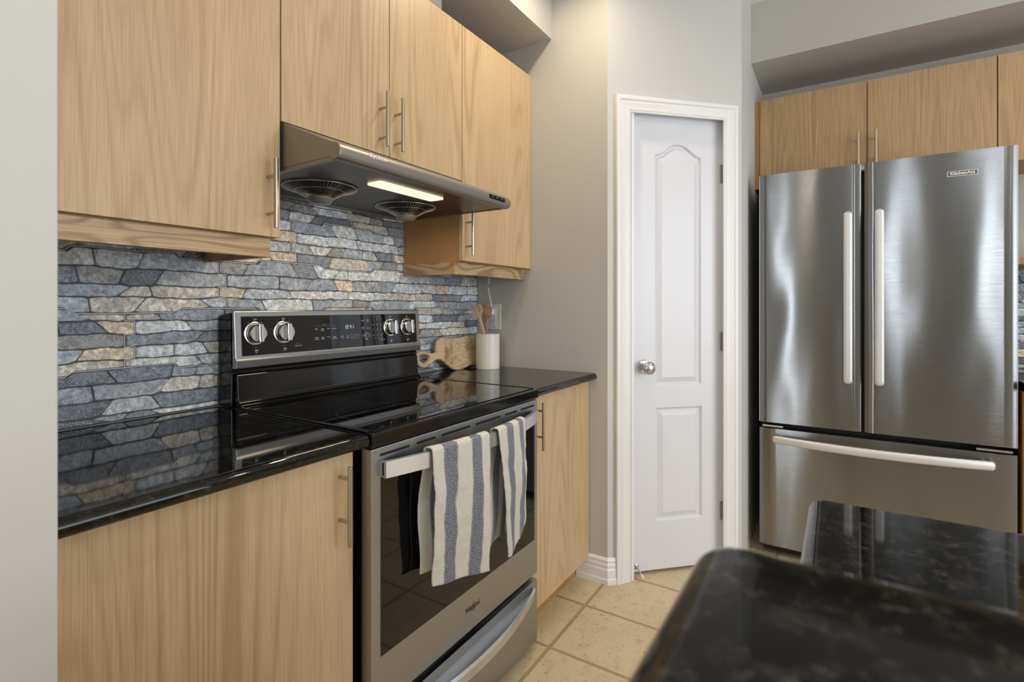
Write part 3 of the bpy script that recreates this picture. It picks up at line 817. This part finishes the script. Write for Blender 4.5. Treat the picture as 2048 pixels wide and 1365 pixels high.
# oven door
od = part('oven_door', MB().box((RX0+.001, .8900, .2640), (RX1-.001, .9230, .8680), .003), M['range_steel'], st)
part('oven_window', MB().box((.8415, .8885, .3850), (1.5510, .8935, .7990), .002), M['blackglass'], od)
mb = MB()
for (a, b) in ((.840, .936), (.962, 1.033), (1.058, 1.184), (1.212, 1.338), (1.366, 1.437), (1.462, 1.550)): mb.box((a, .8892, .8470), (b, .8925, .8535), .0006)
part('vent_slots', mb, M['void'], od)  # flat black bars standing in for the shade inside the slots
# handle: flat bowed bar
def hy(x): u = (x-RC)/.352; return .8800-.056*(1-u*u)
tb = bmesh.new(); R_ = []; n = 40; hp = [(-.007, -.019), (-.002, -.0200), (.005, -.0185), (.006, .0185), (-.002, .0200), (-.007, .019)]
for i in range(n+1):
    x_ = RC-.352+.704*i/n
    R_.append([tb.verts.new((x_, hy(x_)+p[0]-.002, .8190+p[1])) for p in hp])
for a, b in zip(R_[:-1], R_[1:]):
    for k_ in range(len(hp)): tb.faces.new((a[k_], b[k_], b[(k_+1) % len(hp)], a[(k_+1) % len(hp)]))
tb.faces.new(R_[0]); tb.faces.new(R_[-1][::-1]); bmesh.ops.recalc_face_normals(tb, faces=tb.faces[:])
mb = MB(); mb.add(tb)
for x_ in (RC-.345, RC+.345): mb.box((x_-.007, .878, .803), (x_+.007, .8905, .835), .001)
part('oven_handle', mb, M['range_handle'], od, angle=25)
# logo
b_ = text_bm([('Whirlpool', .0200, 0, 0, 0, .82, .0002)])
mbx = MB(); mbx.add(thick(b_, .0006))
sw_ = [(.0145*math.cos(a)*(.55+.0*i), .0075*math.sin(a)) for i, a in enumerate([2*PI*k_/40 for k_ in range(41)])]
rot = math.radians(55)
swp_ = [Vector((x_*math.cos(rot)*1.6-y_*math.sin(rot)+.006, x_*math.sin(rot)*1.6+y_*math.cos(rot), .0006)) for x_, y_ in sw_][4:38]
mbx.tube(swp_, .0006, 6)
mbx.xf(plane_mat((1.1950, .8898, .3280), (1, 0, 0), (0, 0, 1)))
part('door_lettering', mbx, M['logo'], od)
# drawer
dr = part('storage_drawer', MB().box((RX0+.001, .8900, .0300), (RX1-.001, .9230, .2420), .003), M['range_steel'], st)
tb = bmesh.new(); R_ = []; n = 40
for i in range(n+1):
    u = -1+2*i/n; x_ = RC+.350*u; yb = .8890-.050*(1-u*u)
    z_ = .206
    R_.append([tb.verts.new(p) for p in ((x_, yb-.004, z_-.018), (x_, yb-.009, z_+.012), (x_, yb-.004, z_+.020), (x_, .8910, z_+.006), (x_, .8910, z_-.020))])
for a, b in zip(R_[:-1], R_[1:]):
    for k_ in range(5): tb.faces.new((a[k_], b[k_], b[(k_+1) % 5], a[(k_+1) % 5]))
tb.faces.new(R_[0]); tb.faces.new(R_[-1][::-1]); bmesh.ops.recalc_face_normals(tb, faces=tb.faces[:])
part('drawer_handle', tb, M['range_handle'], dr, angle=25)
part('gap_shade_strip', MB().box((RX0+.006, .9245, .2425), (RX1-.006, .9252, .2635)), M['void'], st)  # black sheet standing in for shade between oven door and drawer

# ------------------------------------------------------------------ towels
def towel(name, mat, x0t, x1t, x0b, x1b, zl, zr, label, seed, backx, backz, corner=0, front_puff=.008):
    random.seed(seed); tb = bmesh.new(); uvl = tb.loops.layers.uv.new('UVMap')
    NU, NF, NA, NB = 44, 70, 8, 50
    grid = []
    def prof_row(k_):
        row = []
        for i in range(NU+1):
            u = i/NU
            xt = x0t+(x1t-x0t)*u
            ybar = hy(xt)-.0025
            zb = zl+(zr-zl)*u
            if corner: zb += corner*max(0, (u-.45)/.55)**1.3
            if k_ <= NF:      # front from bottom to top
                v = k_/NF; x_ = (x0b+(x1b-x0b)*u)*(1-v)+xt*v
                z_ = zb+(.836-zb)*v
                d_ = 1-v
                wv_ = .007*math.sin(u*7.5+seed*1.3+v*1.6)*d_**.6 + .0065*noise.noise((u*4, v*5, seed))*min(1, d_*4) + .0020*noise.noise((u*9, v*14, seed))*min(1, d_*4) + .0012*noise.noise((u*22, v*30, seed))
                y_ = ybar-.0140-.003*d_ - front_puff*math.sin(PI*min(1, d_*1.15))*.6 + wv_ + .012*d_
                x_ += .0025*noise.noise((v*7, seed*2, u))*d_
                if z_ < .842: pass
            elif k_ <= NF+NA:  # over the bar
                a = PI*(k_-NF)/NA
                x_ = xt; y_ = ybar - .0140*math.cos(a); z_ = .8395 + .0085*math.sin(a) + .0006*noise.noise((u*9, a, seed))
            else:
                v = (k_-NF-NA)/NB; xb_ = backx[0]+(backx[1]-backx[0])*u
                x_ = xt*(1-v)+xb_*v; x_ += .004*math.sin(v*9+u*2)
                z_ = .8395+(backz+.01*u-.8395)*v
                y_ = min(ybar+.0140+.012*min(1, v*3)+.003*math.sin(u*9+v*3), .8845)
            row.append(((x_, y_, z_), (u, z_ if k_ <= NF+NA else 1.68-z_)))
        return row
    rows = [prof_row(k_) for k_ in range(NF+NA+NB+1)]
    V = [[tb.verts.new(p) for p, _ in r] for r in rows]
    for j in range(len(V)-1):
        for i in range(NU):
            f = tb.faces.new((V[j][i], V[j][i+1], V[j+1][i+1], V[j+1][i]))
            for l_, (jj, ii) in zip(f.loops, ((j, i), (j, i+1), (j+1, i+1), (j+1, i))): l_[uvl].uv = rows[jj][ii][1]
    tb.normal_update()
    # two layers: solidify by hand
    bmesh.ops.recalc_face_normals(tb, faces=tb.faces[:])
    o = part(name, tb, mat, angle=180)
    md = o.modifiers.new('thickness', 'SOLIDIFY'); md.thickness = .0026; md.offset = 0
    return tag(o, label, 'towel', 'striped linen towels on the oven handle')
towel('dish_towel', M['cloth1'], .9560, 1.1620, .9610, 1.1660, .508, .466, 'longer wider linen dish towel with blue stripes, left one hanging on the oven door handle', 3, (.953, 1.15), .530)
towel('dish_towel', M['cloth2'], 1.2080, 1.3760, 1.2600, 1.3860, .464, .449, 'shorter narrower linen dish towel with blue stripes, right one hanging on the oven door handle', 8, (1.185, 1.33), .50, corner=.085)

# ------------------------------------------------------------------ counter items
# crock
CRX, CRY = 1.990, 1.393
t = NT('white_marble'); c = t.coord()
vn = t.noise(c, 9, 5, .6, 1.2); v = t.ramp(vn, [(.480, g3(0)), (.5, g3(.22)), (.52, g3(0))])
t.bs(Base_Color=t.mix(v, srgb(232, 230, 224), srgb(198, 192, 184)), Roughness=.25); t.b.inputs['Subsurface Weight'].default_value = .0; M['marble'] = t.m
tag(part('utensil_crock', MB().lathe([(0, 0), (.054, 0), (.0555, .002), (.0555, .161), (.0545, .1625), (.0495, .1625), (.0485, .161), (.0485, .010), (0, .010)], (CRX, CRY, .9022), n=64), M['marble'], angle=40), 'white marble utensil crock holding two wooden utensils on the right countertop', 'crock')
Rv = Vector((.5377, -.843, 0))
M['utensil_a'] = wood_mat('utensil_wood_light', srgb(204, 174, 140), srgb(140, 108, 78), .8, .5, 20)
M['utensil_b'] = wood_mat('utensil_wood_dark', srgb(168, 132, 94), srgb(104, 74, 48), .9, .5, 20)
def utensil(name, mat, b, tp, head, label, dep, fork=False):
    """b, tp = lateral offsets at bottom and head centre, in the Rv direction; dep depth offset"""
    Dv = Vector((.843, .5377, 0))
    p0 = Vector((CRX, CRY, .9165)) + Rv*b + Dv*dep; p1 = Vector((CRX, CRY, head[0])) + Rv*tp + Dv*(dep*1.0)
    ax = (p1-p0).normalized(); side = (Rv-ax*Rv.dot(ax)).normalized(); nrm = ax.cross(side)
    L = (p1-p0).length; mb = MB()
    hl, hw = head[1], head[2]
    # outline stations along the axis
    t_ = bmesh.new()
    N = 60; lst = []
    tot = L+hl
    def halfw(s_):
        if s_ < L-hl: return .0062 + .0012*(s_/(L-hl))
        q = (s_-(L-hl))/(2*hl)
        base = .0074+(hw-.0074)*math.sin(min(1, q*1.45)*PI/2)**1.6
        if q > .78: base *= math.sqrt(max(.0, 1-((q-.78)/.225)**2)) if not fork else (1-.25*((q-.78)/.22)**2)
        return max(base, .0015)
    def thk(s_):
        if s_ < L-hl: return .0055
        q = (s_-(L-hl))/(2*hl); return .0055-.0025*q
    def bend(s_):
        q = max(0, (s_-(L-hl))/(2*hl)); return -.010*math.sin(q*PI)*.9
    rows = []
    for i in range(N+1):
        s_ = tot*i/N; w_ = halfw(s_); k_ = thk(s_); c_ = p0+ax*s_+nrm*bend(s_)
        row = []
        for u in ((-1, -.43, -.27, .27, .43, 1) if fork else (-1, -.6, -.2, .2, .6, 1)):
            row.append((c_+side*w_*u, k_*(1-.55*u*u), s_, u))
        rows.append(row)
    top = [[t_.verts.new(r[0]+nrm*r[1]) for r in row] for row in rows]; bot = [[t_.verts.new(r[0]-nrm*r[1]*.8) for r in row] for row in rows]
    def slot(i, j):
        if not fork: return False
        q = (tot*(i+.5)/N-(L-hl))/(2*hl)
        return q > .52 and j in (1, 3)
    for i in range(N):
        for j in range(5):
            if slot(i, j):
                continue
            t_.faces.new((top[i][j], top[i][j+1], top[i+1][j+1], top[i+1][j])); t_.faces.new((bot[i][j], bot[i+1][j], bot[i+1][j+1], bot[i][j+1]))
            if j == 0 or slot(i, j-1): t_.faces.new((top[i][j], top[i+1][j], bot[i+1][j], bot[i][j]))
            if j == 4 or slot(i, j+1): t_.faces.new((top[i][j+1], bot[i][j+1], bot[i+1][j+1], top[i+1][j+1]))
            if i == 0: t_.faces.new((top[0][j], bot[0][j], bot[0][j+1], top[0][j+1]))
            if i == N-1: t_.faces.new((top[N][j], top[N][j+1], bot[N][j+1], bot[N][j]))
            if fork and i < N-1 and False: pass
        for j in (1, 3):
            if slot(i, j) and not slot(i-1, j):
                t_.faces.new((top[i][j], bot[i][j], bot[i][j+1], top[i][j+1]))
    bmesh.ops.recalc_face_normals(t_, faces=t_.faces[:]); mb.add(t_)
    return tag(part(name, mb, mat, angle=50), label, 'utensil')
utensil('serving_fork', M['utensil_a'], .026, -.046, (1.166, .034, .0275), 'pale wooden serving fork with three tines, left of the two in the white crock', -.014, True)
utensil('serving_spoon', M['utensil_b'], -.018, -.004, (1.164, .034, .0245), 'darker wooden serving spoon, right of the two in the white crock', .016)

# cutting board (outline traced in the plane it stands in), leaning on the stone
bp = [(640,730),(600,730),(560,745),(520,752),(480,755),(440,751),(400,748),(375,754),(360,765),(348,780),(340,800),(334,825),(330,850),(328,868),(318,880),(290,885),(265,880),(240,873),(215,869),(190,868),(168,874),(155,890),(149,912),(148,940),(152,964),(160,985),(172,1000),(190,1008),(210,1009),(230,1005),(256,990),(280,965),(305,947),(330,938),(348,939),(360,945),(375,957),(390,970),(410,990),(430,1010),(450,1021),(470,1028),(500,1026),(530,1020),(560,1006),(590,990),(640,985)]
holep = [(172,925),(174,908),(190,899),(215,895),(240,896),(257,903),(265,918),(262,935),(250,948),(232,962),(212,970),(190,967),(178,950)]
def bxz(px, py):
    X_, Y_ = 800+px/4.265, 500+py/4.265
    a_ = (X_-1020.16)/1033.13; th_ = math.radians(32.5236)
    rx = math.cos(th_)+math.sin(th_)*a_; ry = math.sin(th_)-math.cos(th_)*a_; rz = (613.67-Y_)/1033.13
    k_ = 1.474/ry; return (rx*k_, 1.192+rz*k_)
out = [bxz(*p) for p in bp]; hol = [bxz(*p) for p in holep]
# far end (behind the crock): wavy end closing the outline
xe = out[-1][0]
out += [(xe+.020, out[-1][1]-.003), (xe+.036, .925), (xe+.042, .955), (xe+.042, 1.00), (xe+.038, 1.035), (xe+.022, 1.052)]
zmin = min(p[1] for p in out); out = [(p[0], p[1]-zmin) for p in out]; hol = [(p[0], p[1]-zmin) for p in hol]
def inset_loop(pts, d):
    n = len(pts); A_ = sum(pts[i][0]*pts[(i+1) % n][1]-pts[(i+1) % n][0]*pts[i][1] for i in range(n)); sg = 1 if A_ > 0 else -1
    r_ = []
    for i in range(n):
        a = Vector(pts[i-1]); b = Vector(pts[(i+1) % n]); tn_ = (b-a).normalized(); nn = Vector((-tn_.y, tn_.x))*sg
        r_.append((pts[i][0]+nn.x*d, pts[i][1]+nn.y*d))
    return r_
tb = bmesh.new(); T = .020
def mkb(loop, y): return [tb.verts.new((p[0], y, p[1])) for p in loop]
def ed(vs): return [tb.edges.new((vs[i], vs[(i+1) % len(vs)])) for i in range(len(vs))]
of = mkb(inset_loop(out, .004), 0); om = mkb(out, .004); oM = mkb(out, T-.004); ob = mkb(inset_loop(out, .004), T)
hf = mkb(inset_loop(hol, -.003), 0); hm = mkb(hol, .003); hM = mkb(hol, T-.003); hb_ = mkb(inset_loop(hol, -.003), T)
for L_ in ((of, om, oM, ob), (hf, hm, hM, hb_)):
    for a, b in zip(L_[:-1], L_[1:]):
        n = len(a)
        for i in range(n): tb.faces.new((a[i], a[(i+1) % n], b[(i+1) % n], b[i]))
def getedges(vs): return [e for e in (tb.edges.get((vs[i], vs[(i+1) % len(vs)])) for i in range(len(vs)))]
bmesh.ops.triangle_fill(tb, edges=getedges(of)+getedges(hf), use_beauty=True)
bmesh.ops.triangle_fill(tb, edges=getedges(ob)+getedges(hb_), use_beauty=True)
bmesh.ops.recalc_face_normals(tb, faces=tb.faces[:])
tilt = math.radians(-9.5)
bmesh.ops.transform(tb, matrix=Matrix.Translation((0, 1.466, .9028)) @ Matrix.Rotation(tilt, 4, 'X'), verts=tb.verts)
t = NT('acacia_board'); c = t.coord(); x, y, z = t.sep(c)
n1 = t.noise(t.comb(t.math('MULTIPLY', x, 5), 0, t.math('MULTIPLY', z, 22)), 1, 3, .5, 1.4)
r_ = t.math('MULTIPLY_ADD', t.math('SINE', t.math('MULTIPLY', n1, 42)), .5, .5)
n2 = t.noise(t.comb(t.math('MULTIPLY', x, 30), 0, t.math('MULTIPLY', z, 260)), 1, 3)
cc = t.mix(t.math('MULTIPLY', r_, .45), srgb(222, 200, 164), srgb(180, 144, 100))
cc = t.mix(t.ramp(n2, [(.45, g3(0)), (.8, g3(.5))]), cc, srgb(120, 84, 48))
cc = t.mix(t.ramp(t.noise(c, 9, 4, .6, .8), [(.56, g3(0)), (.72, g3(.75))]), cc, srgb(128, 78, 36))
t.bs(Base_Color=cc, Roughness=.42); t.bump(n2, .15, .001); M['acacia'] = t.m
tag(part('cutting_board', tb, M['acacia'], angle=40), 'wavy-edged wooden cutting board with a looped handle leaning on the stone backsplash', 'cutting board')

# outlet and cord
ol = thing('wall_outlet', (XW, 1.433, 1.142), 'white electrical outlet on the grey side wall above the utensil crock', 'outlet')
part('cover_plate', MB().box((XW-.006, 1.390, 1.080), (XW-.0005, 1.4765, 1.2045), .002), M['whiteplastic'], ol)
part('receptacle', MB().box((XW-.0085, 1.4165, 1.100), (XW-.0055, 1.4505, 1.186), .001), M['whiteplastic'], ol)
mb = MB()
for zc in (1.122, 1.164):
    mb.box((XW-.0089, 1.4265, zc-.002), (XW-.0084, 1.4280, zc+.006)); mb.box((XW-.0089, 1.4385, zc-.002), (XW-.0084, 1.4400, zc+.008))
    mb.cyl((XW-.0083, 1.4335, zc-.009), (XW-.0089, 1.4335, zc-.009), .0024, 12)
mb.cyl((XW-.0055, 1.4335, 1.0895), (XW-.0066, 1.4335, 1.0895), .0025, 12)
part('socket_slots', mb, M['blackmatte'], ol)
cd = thing('power_cord', (XW-.02, 1.433, 1.165), 'white power cord plugged into the outlet and running up behind the corner cabinet', 'cord')
pl = MB(); pl.box((XW-.030, 1.4245, 1.152), (XW-.009, 1.4425, 1.184), .004, 3); pl.cyl((XW-.021, 1.4335, 1.182), (XW-.021, 1.4355, 1.205), .0045, 14, r2=.003)
part('plug', pl, M['whiteplastic'], cd)
cp_ = [(1.4355, 1.203), (1.440, 1.215), (1.446, 1.241), (1.452, 1.262), (1.456, 1.285), (1.456, 1.305), (1.451, 1.330), (1.446, 1.352), (1.445, 1.366)]
mb = MB(); mb.tube([(XW-.019+.006*i/8, a, b) for i, (a, b) in enumerate(cp_)], .0030, 10)
part('cable', mb, M['whiteplastic'], cd)

# ------------------------------------------------------------------ refrigerator
FL, FRt, FX = .3235, -.5800, 2.7300
rf = thing('refrigerator', (3.02, -.13, 0), 'stainless steel French-door refrigerator with bottom freezer drawer beside the white pantry door', 'refrigerator')
part('cabinet_body', MB().box((2.812, FRt+.004, .03), (3.315, FL-.004, 1.792), .004), M['fridge_side'], rf)
for a in (FL-.08, FRt+.08):
    for b in (2.86, 3.27): part('foot', MB().cyl((b, a, 0), (b, a, .03), .018), M['blackmatte'], rf)
def fdoor(y0, y1, z0, z1, nm):
    """slightly bowed front, rounded vertical edges"""
    pts = []; n = 24; mid = (y0+y1)/2; hw = abs(y1-y0)/2
    for i in range(n+1):
        u = -1+2*i/n; e = max(0, (abs(u)*hw-(hw-.008))/.008)
        pts.append((FX+.0014*u*u+.006*e*e, mid+hw*u))
    pts += [(2.806, mid+hw), (2.806, mid-hw)]
    mb = MB().prism(pts, z0, z1, 'z', .0)
    o = part(nm, mb, M['fridge'], rf, angle=40); return o
ld = fdoor(-.0795, FL, .6430, 1.8180, 'door'); rd = fdoor(FRt, -.0925, .6430, 1.8180, 'door')
for d_, y_ in ((ld, FL-.001), (rd, FRt+.001)):
    s_ = .0025 if y_ > 0 else -.0025
    part('edge_trim', MB().box((FX+.006, y_, .6435), (FX+.020, y_+s_, 1.8175), .0008), M['fridge_handle'], d_)
fz = fdoor(FRt, FL, .0600, .6150, 'freezer_drawer')
part('door_gasket', MB().box((2.80, FRt+.012, .05), (2.8125, FL-.012, 1.80)), M['blackmatte'], rf)
part('grille', MB().box((2.80, FRt+.01, .012), (2.83, FL-.01, .052), .002), M['blackmatte'], rf)
for a, b in ((FL-.012, FL-.10), (FRt+.012, FRt+.12)): part('lower_hinge', MB().box((2.738, a, .6195), (2.81, b, .6290), .001), M['chrome_sat'], rf)
part('top_hinge', MB().box((2.75, -.1060, 1.793), (2.86, -.0660, 1.812), .002), M['whiteplastic'], rf)
def vhandle(y, parent):
    pts = []; rs = []; n = 60; z0, z1 = .855, 1.606
    for i in range(n+1):
        u = math.sin(PI/2*(-1+2*i/n)); e = max(0, (abs(u)-.962)/.038)
        pts.append((2.672+.002*u*u+.004*e, y, (z0+z1)/2+(z1-z0)/2*u))
        q = math.sqrt(max(.004, 1-e*e)); rs.append((.0165*q, .0115*q))
    t_ = MB(); tb = bmesh.new(); rings = []
    for p, (ru, rv) in zip(pts, rs):
        ring_ = []
        for k_ in range(20):
            a = 2*PI*k_/20; cs, sn = math.cos(a), math.sin(a)
            ring_.append(tb.verts.new((p[0]-rv*math.copysign(abs(sn)**.8, sn), p[1]+ru*math.copysign(abs(cs)**.7, cs), p[2])))
        rings.append(ring_)
    for a, b in zip(rings[:-1], rings[1:]):
        for k_ in range(20): tb.faces.new((a[k_], b[k_], b[(k_+1) % 20], a[(k_+1) % 20]))
    tb.faces.new(rings[0]); tb.faces.new(rings[-1][::-1]); bmesh.ops.recalc_face_normals(tb, faces=tb.faces[:]); t_.add(tb)
    for zp in (.885, 1.576): t_.cyl((2.678, y, zp), (2.7335, y, zp), .0105, 16)
    part('handle', t_, M['fridge_handle'], parent)
vhandle(-.0305, ld); vhandle(-.1420, rd)
tb = bmesh.new(); rings = []; n = 72
for i in range(n+1):
    u = math.sin(PI/2*(-1+2*i/n)); e = max(0, (abs(u)-.965)/.035); q = math.sqrt(max(.004, 1-e*e))
    c_ = Vector((2.700-.048*(1-u*u), -.1230+.3880*u, .5720))
    rings.append([tb.verts.new(c_+Vector((-.011*q*math.sin(2*PI*k_/18), 0, .0185*q*math.cos(2*PI*k_/18)))) for k_ in range(18)])
for a, b in zip(rings[:-1], rings[1:]):
    for k_ in range(18): tb.faces.new((a[k_], b[k_], b[(k_+1) % 18], a[(k_+1) % 18]))
tb.faces.new(rings[0]); tb.faces.new(rings[-1][::-1]); bmesh.ops.recalc_face_normals(tb, faces=tb.faces[:])
mb = MB(); mb.add(tb)
for y_ in (.235, -.481): mb.cyl((2.698, y_, .572), (2.7335, y_, .572), .010, 16)
part('handle', mb, M['fridge_handle'], fz)
# badge
bd = MB().box((FX-.0030, -.3690, 1.7190), (FX+.003, -.4640, 1.7400), .0008)
bg = part('badge', bd, M['fridge_handle'], rd)
part('badge_face', MB().box((FX-.0034, -.3715, 1.7212), (FX-.0028, -.4615, 1.7378)), simple('badge_grey', srgb(92, 92, 94), .4), bg)
b_ = thick(text_bm([('KitchenAid', .0150, 0, 0, 0, 1.12, .0005)]), .0004)
bmesh.ops.transform(b_, matrix=plane_mat((FX-.0035, -.4165, 1.7297), (0, -1, 0), (0, 0, 1)), verts=b_.verts)
part('badge_lettering', b_, M['whiteplastic'], bg)

# ------------------------------------------------------------------ fridge-wall cabinets
c4 = thing('wall_cabinet', (3.16, -.11, 1.812), 'amber oak wall cabinet with two doors right above the refrigerator', 'cabinet')
part('carcass', MB().box((3.0215, -.5715, 1.8125), (XF-.002, .3515, 2.272)), M['oak_side'], c4)
part('filler_strip', MB().box((3.008, .3530, 1.8125), (3.03, YA-.001, 2.272)), M['oak_side'], c4)
for a, b, hy_ in ((.3525, -.1095, -.0760), (-.1130, -.5715, -.1450)):
    dd = part('door', MB().box((3.0, a, 1.8120), (3.0185, b, 2.2745), .0012), M['oak_dark'], c4)
    bar_handle(dd, 3.0, hy_, 1.855, 2.026, 1.893, 1.989, .035, 'x')
c5 = thing('wall_cabinet', (3.16, -.81, 1.812), 'amber oak wall cabinet at the right edge, beside the pair above the refrigerator', 'cabinet')
part('carcass', MB().box((3.0215, -1.03, 1.8125), (XF-.002, -.5745, 2.272)), M['oak_side'], c5)
dd = part('door', MB().box((3.0, -.5750, 1.8120), (3.0185, -1.03, 2.2745), .0012), M['oak_dark'], c5)
bar_handle(dd, 3.0, -.995, 1.83, 2.0, 1.87, 1.96, .035, 'x')
tag(part('wall_shelf', MB().box((3.01, -.6000, 1.372), (XF-.002, -1.03, 1.402), .001), M['oak_dark']), 'thin oak wall shelf just right of the refrigerator', 'shelf')
c6 = thing('drawer_cabinet', (3.02, -.90, 0), 'oak base cabinet with stacked drawers right of the refrigerator', 'cabinet')
part('carcass', MB().box((2.7415, -1.20, .092), (XF-.002, -.5935, .8655)), M['oak_side'], c6)
part('toe_kick', MB().box((2.79, -1.20, 0), (2.80, -.5935, .0915)), M['oak_side'], c6)
for a, b in ((.714, .8635), (.4075, .7105), (.092, .4045)):
    part('drawer', MB().box((2.7200, -1.20, a), (2.7385, -.5935, b), .0012), M['oak_dark'], c6)
tag(part('countertop', MB().box((2.695, -1.20, .867), (XF-.014, -.5925, .902), .006, 3), M['granite']), 'black granite countertop just right of the refrigerator', 'countertop')
bm2, gr2 = backsplash(.5925, 1.20, .9025, 1.3715, 1.031, .9, 23)
mf = Matrix(((0, -1, 0, XF-.001), (-1, 0, 0, 0), (0, 0, 1, 0), (0, 0, 0, 1)))
place_splash(bm2, gr2, .5925, 1.20, .9025, 1.3715, mf, 'dark stone tile backsplash just right of the refrigerator')

# ------------------------------------------------------------------ island and raised bar
def rslab(x0, x1, y0, y1, z0, z1, R, r):
    """rounded-corner slab with full bullnose r"""
    tb = bmesh.new(); loops = []
    def lp(ins, z):
        pts = []; rr = max(R-ins, .002)
        for (cx_, cy_, a0) in ((x1-R, y1-R, 0), (x0+R, y1-R, 90), (x0+R, y0+R, 180), (x1-R, y0+R, 270)):
            for i in range(9):
                a = math.radians(a0+90*i/8); pts.append(tb.verts.new((cx_+rr*math.cos(a), cy_+rr*math.sin(a), z)))
        return pts
    zm = (z0+z1)/2; hz = (z1-z0)/2
    for i in range(13):
        a = -PI/2+PI*i/12; loops.append(lp(r*(1-math.cos(a)), zm+hz*math.sin(a)))
    for a, b in zip(loops[:-1], loops[1:]):
        n = len(a)
        for i in range(n): tb.faces.new((a[i], a[(i+1) % n], b[(i+1) % n], b[i]))
    tb.faces.new(loops[0][::-1]); tb.faces.new(loops[-1])
    bmesh.ops.recalc_face_normals(tb, faces=tb.faces[:]); return tb
tag(part('bar_top', rslab(-.10, .2955, -1.7, .0640, 1.035, 1.070, .022, .0165), M['granite_isl'], angle=30), 'raised polished black granite bar top nearest the camera, out of focus', 'countertop')
tag(part('island_countertop', rslab(.232, .9185, -1.68, .0395, .867, .902, .022, .0165), M['granite_isl'], angle=30), 'lower black granite island countertop behind the raised bar, in front of the refrigerator', 'countertop')
isl = thing('kitchen_island', (.45, -.83, 0), 'kitchen island base with knee wall under the two black granite slabs', 'island')
part('knee_wall', MB().box((.10, -1.66, 0), (.2300, .020, 1.0345)), M['wall'], isl)
part('base_unit', MB().box((.2305, -1.66, .09), (.880, .015, .8665)), M['wall'], isl)
part('toe_kick', MB().box((.2305, -1.65, 0), (.81, .010, .0895)), M['oak_side'], isl)

# ------------------------------------------------------------------ ceiling lights: first read from the wall glow, others added as unseen fill
t = NT('downlight_glow'); t.bs(Base_Color=(1, .9, .75, 1), Emission_Color=(1, .86, .66, 1), Emission_Strength=6); M['glow'] = t.m
for i, (lx, ly, pw) in enumerate(((1.72, .84, 6.5), (.45, .25, 5), (1.9, -.9, 5), (-1.2, -.6, 5), (.5, -1.9, 5))):
    th = thing('ceiling_light', (lx, ly, ZC-.012), 'unseen round recessed downlight above the kitchen, from a set mostly added for fill light', 'light', 'recessed ceiling downlights')
    part('trim_ring', MB().lathe([(.052, 0), (.070, 0), (.074, .004), (.074, .0115), (.052, .0115), (.052, 0)], (lx, ly, ZC-.012)), M['trimwhite'], th)
    part('lens', MB().lathe([(0, .004), (.0515, .004), (.0515, .008), (0, .008)], (lx, ly, ZC-.012)), M['glow'], th)
    l = bpy.data.lights.new('downlight', 'AREA'); l.shape = 'DISK'; l.size = .09; l.energy = pw; l.color = (1, .84, .62); l.spread = math.radians(150)
    o = bpy.data.objects.new('downlight', l); COL.objects.link(o); o.location = (lx, ly, ZC-.016)
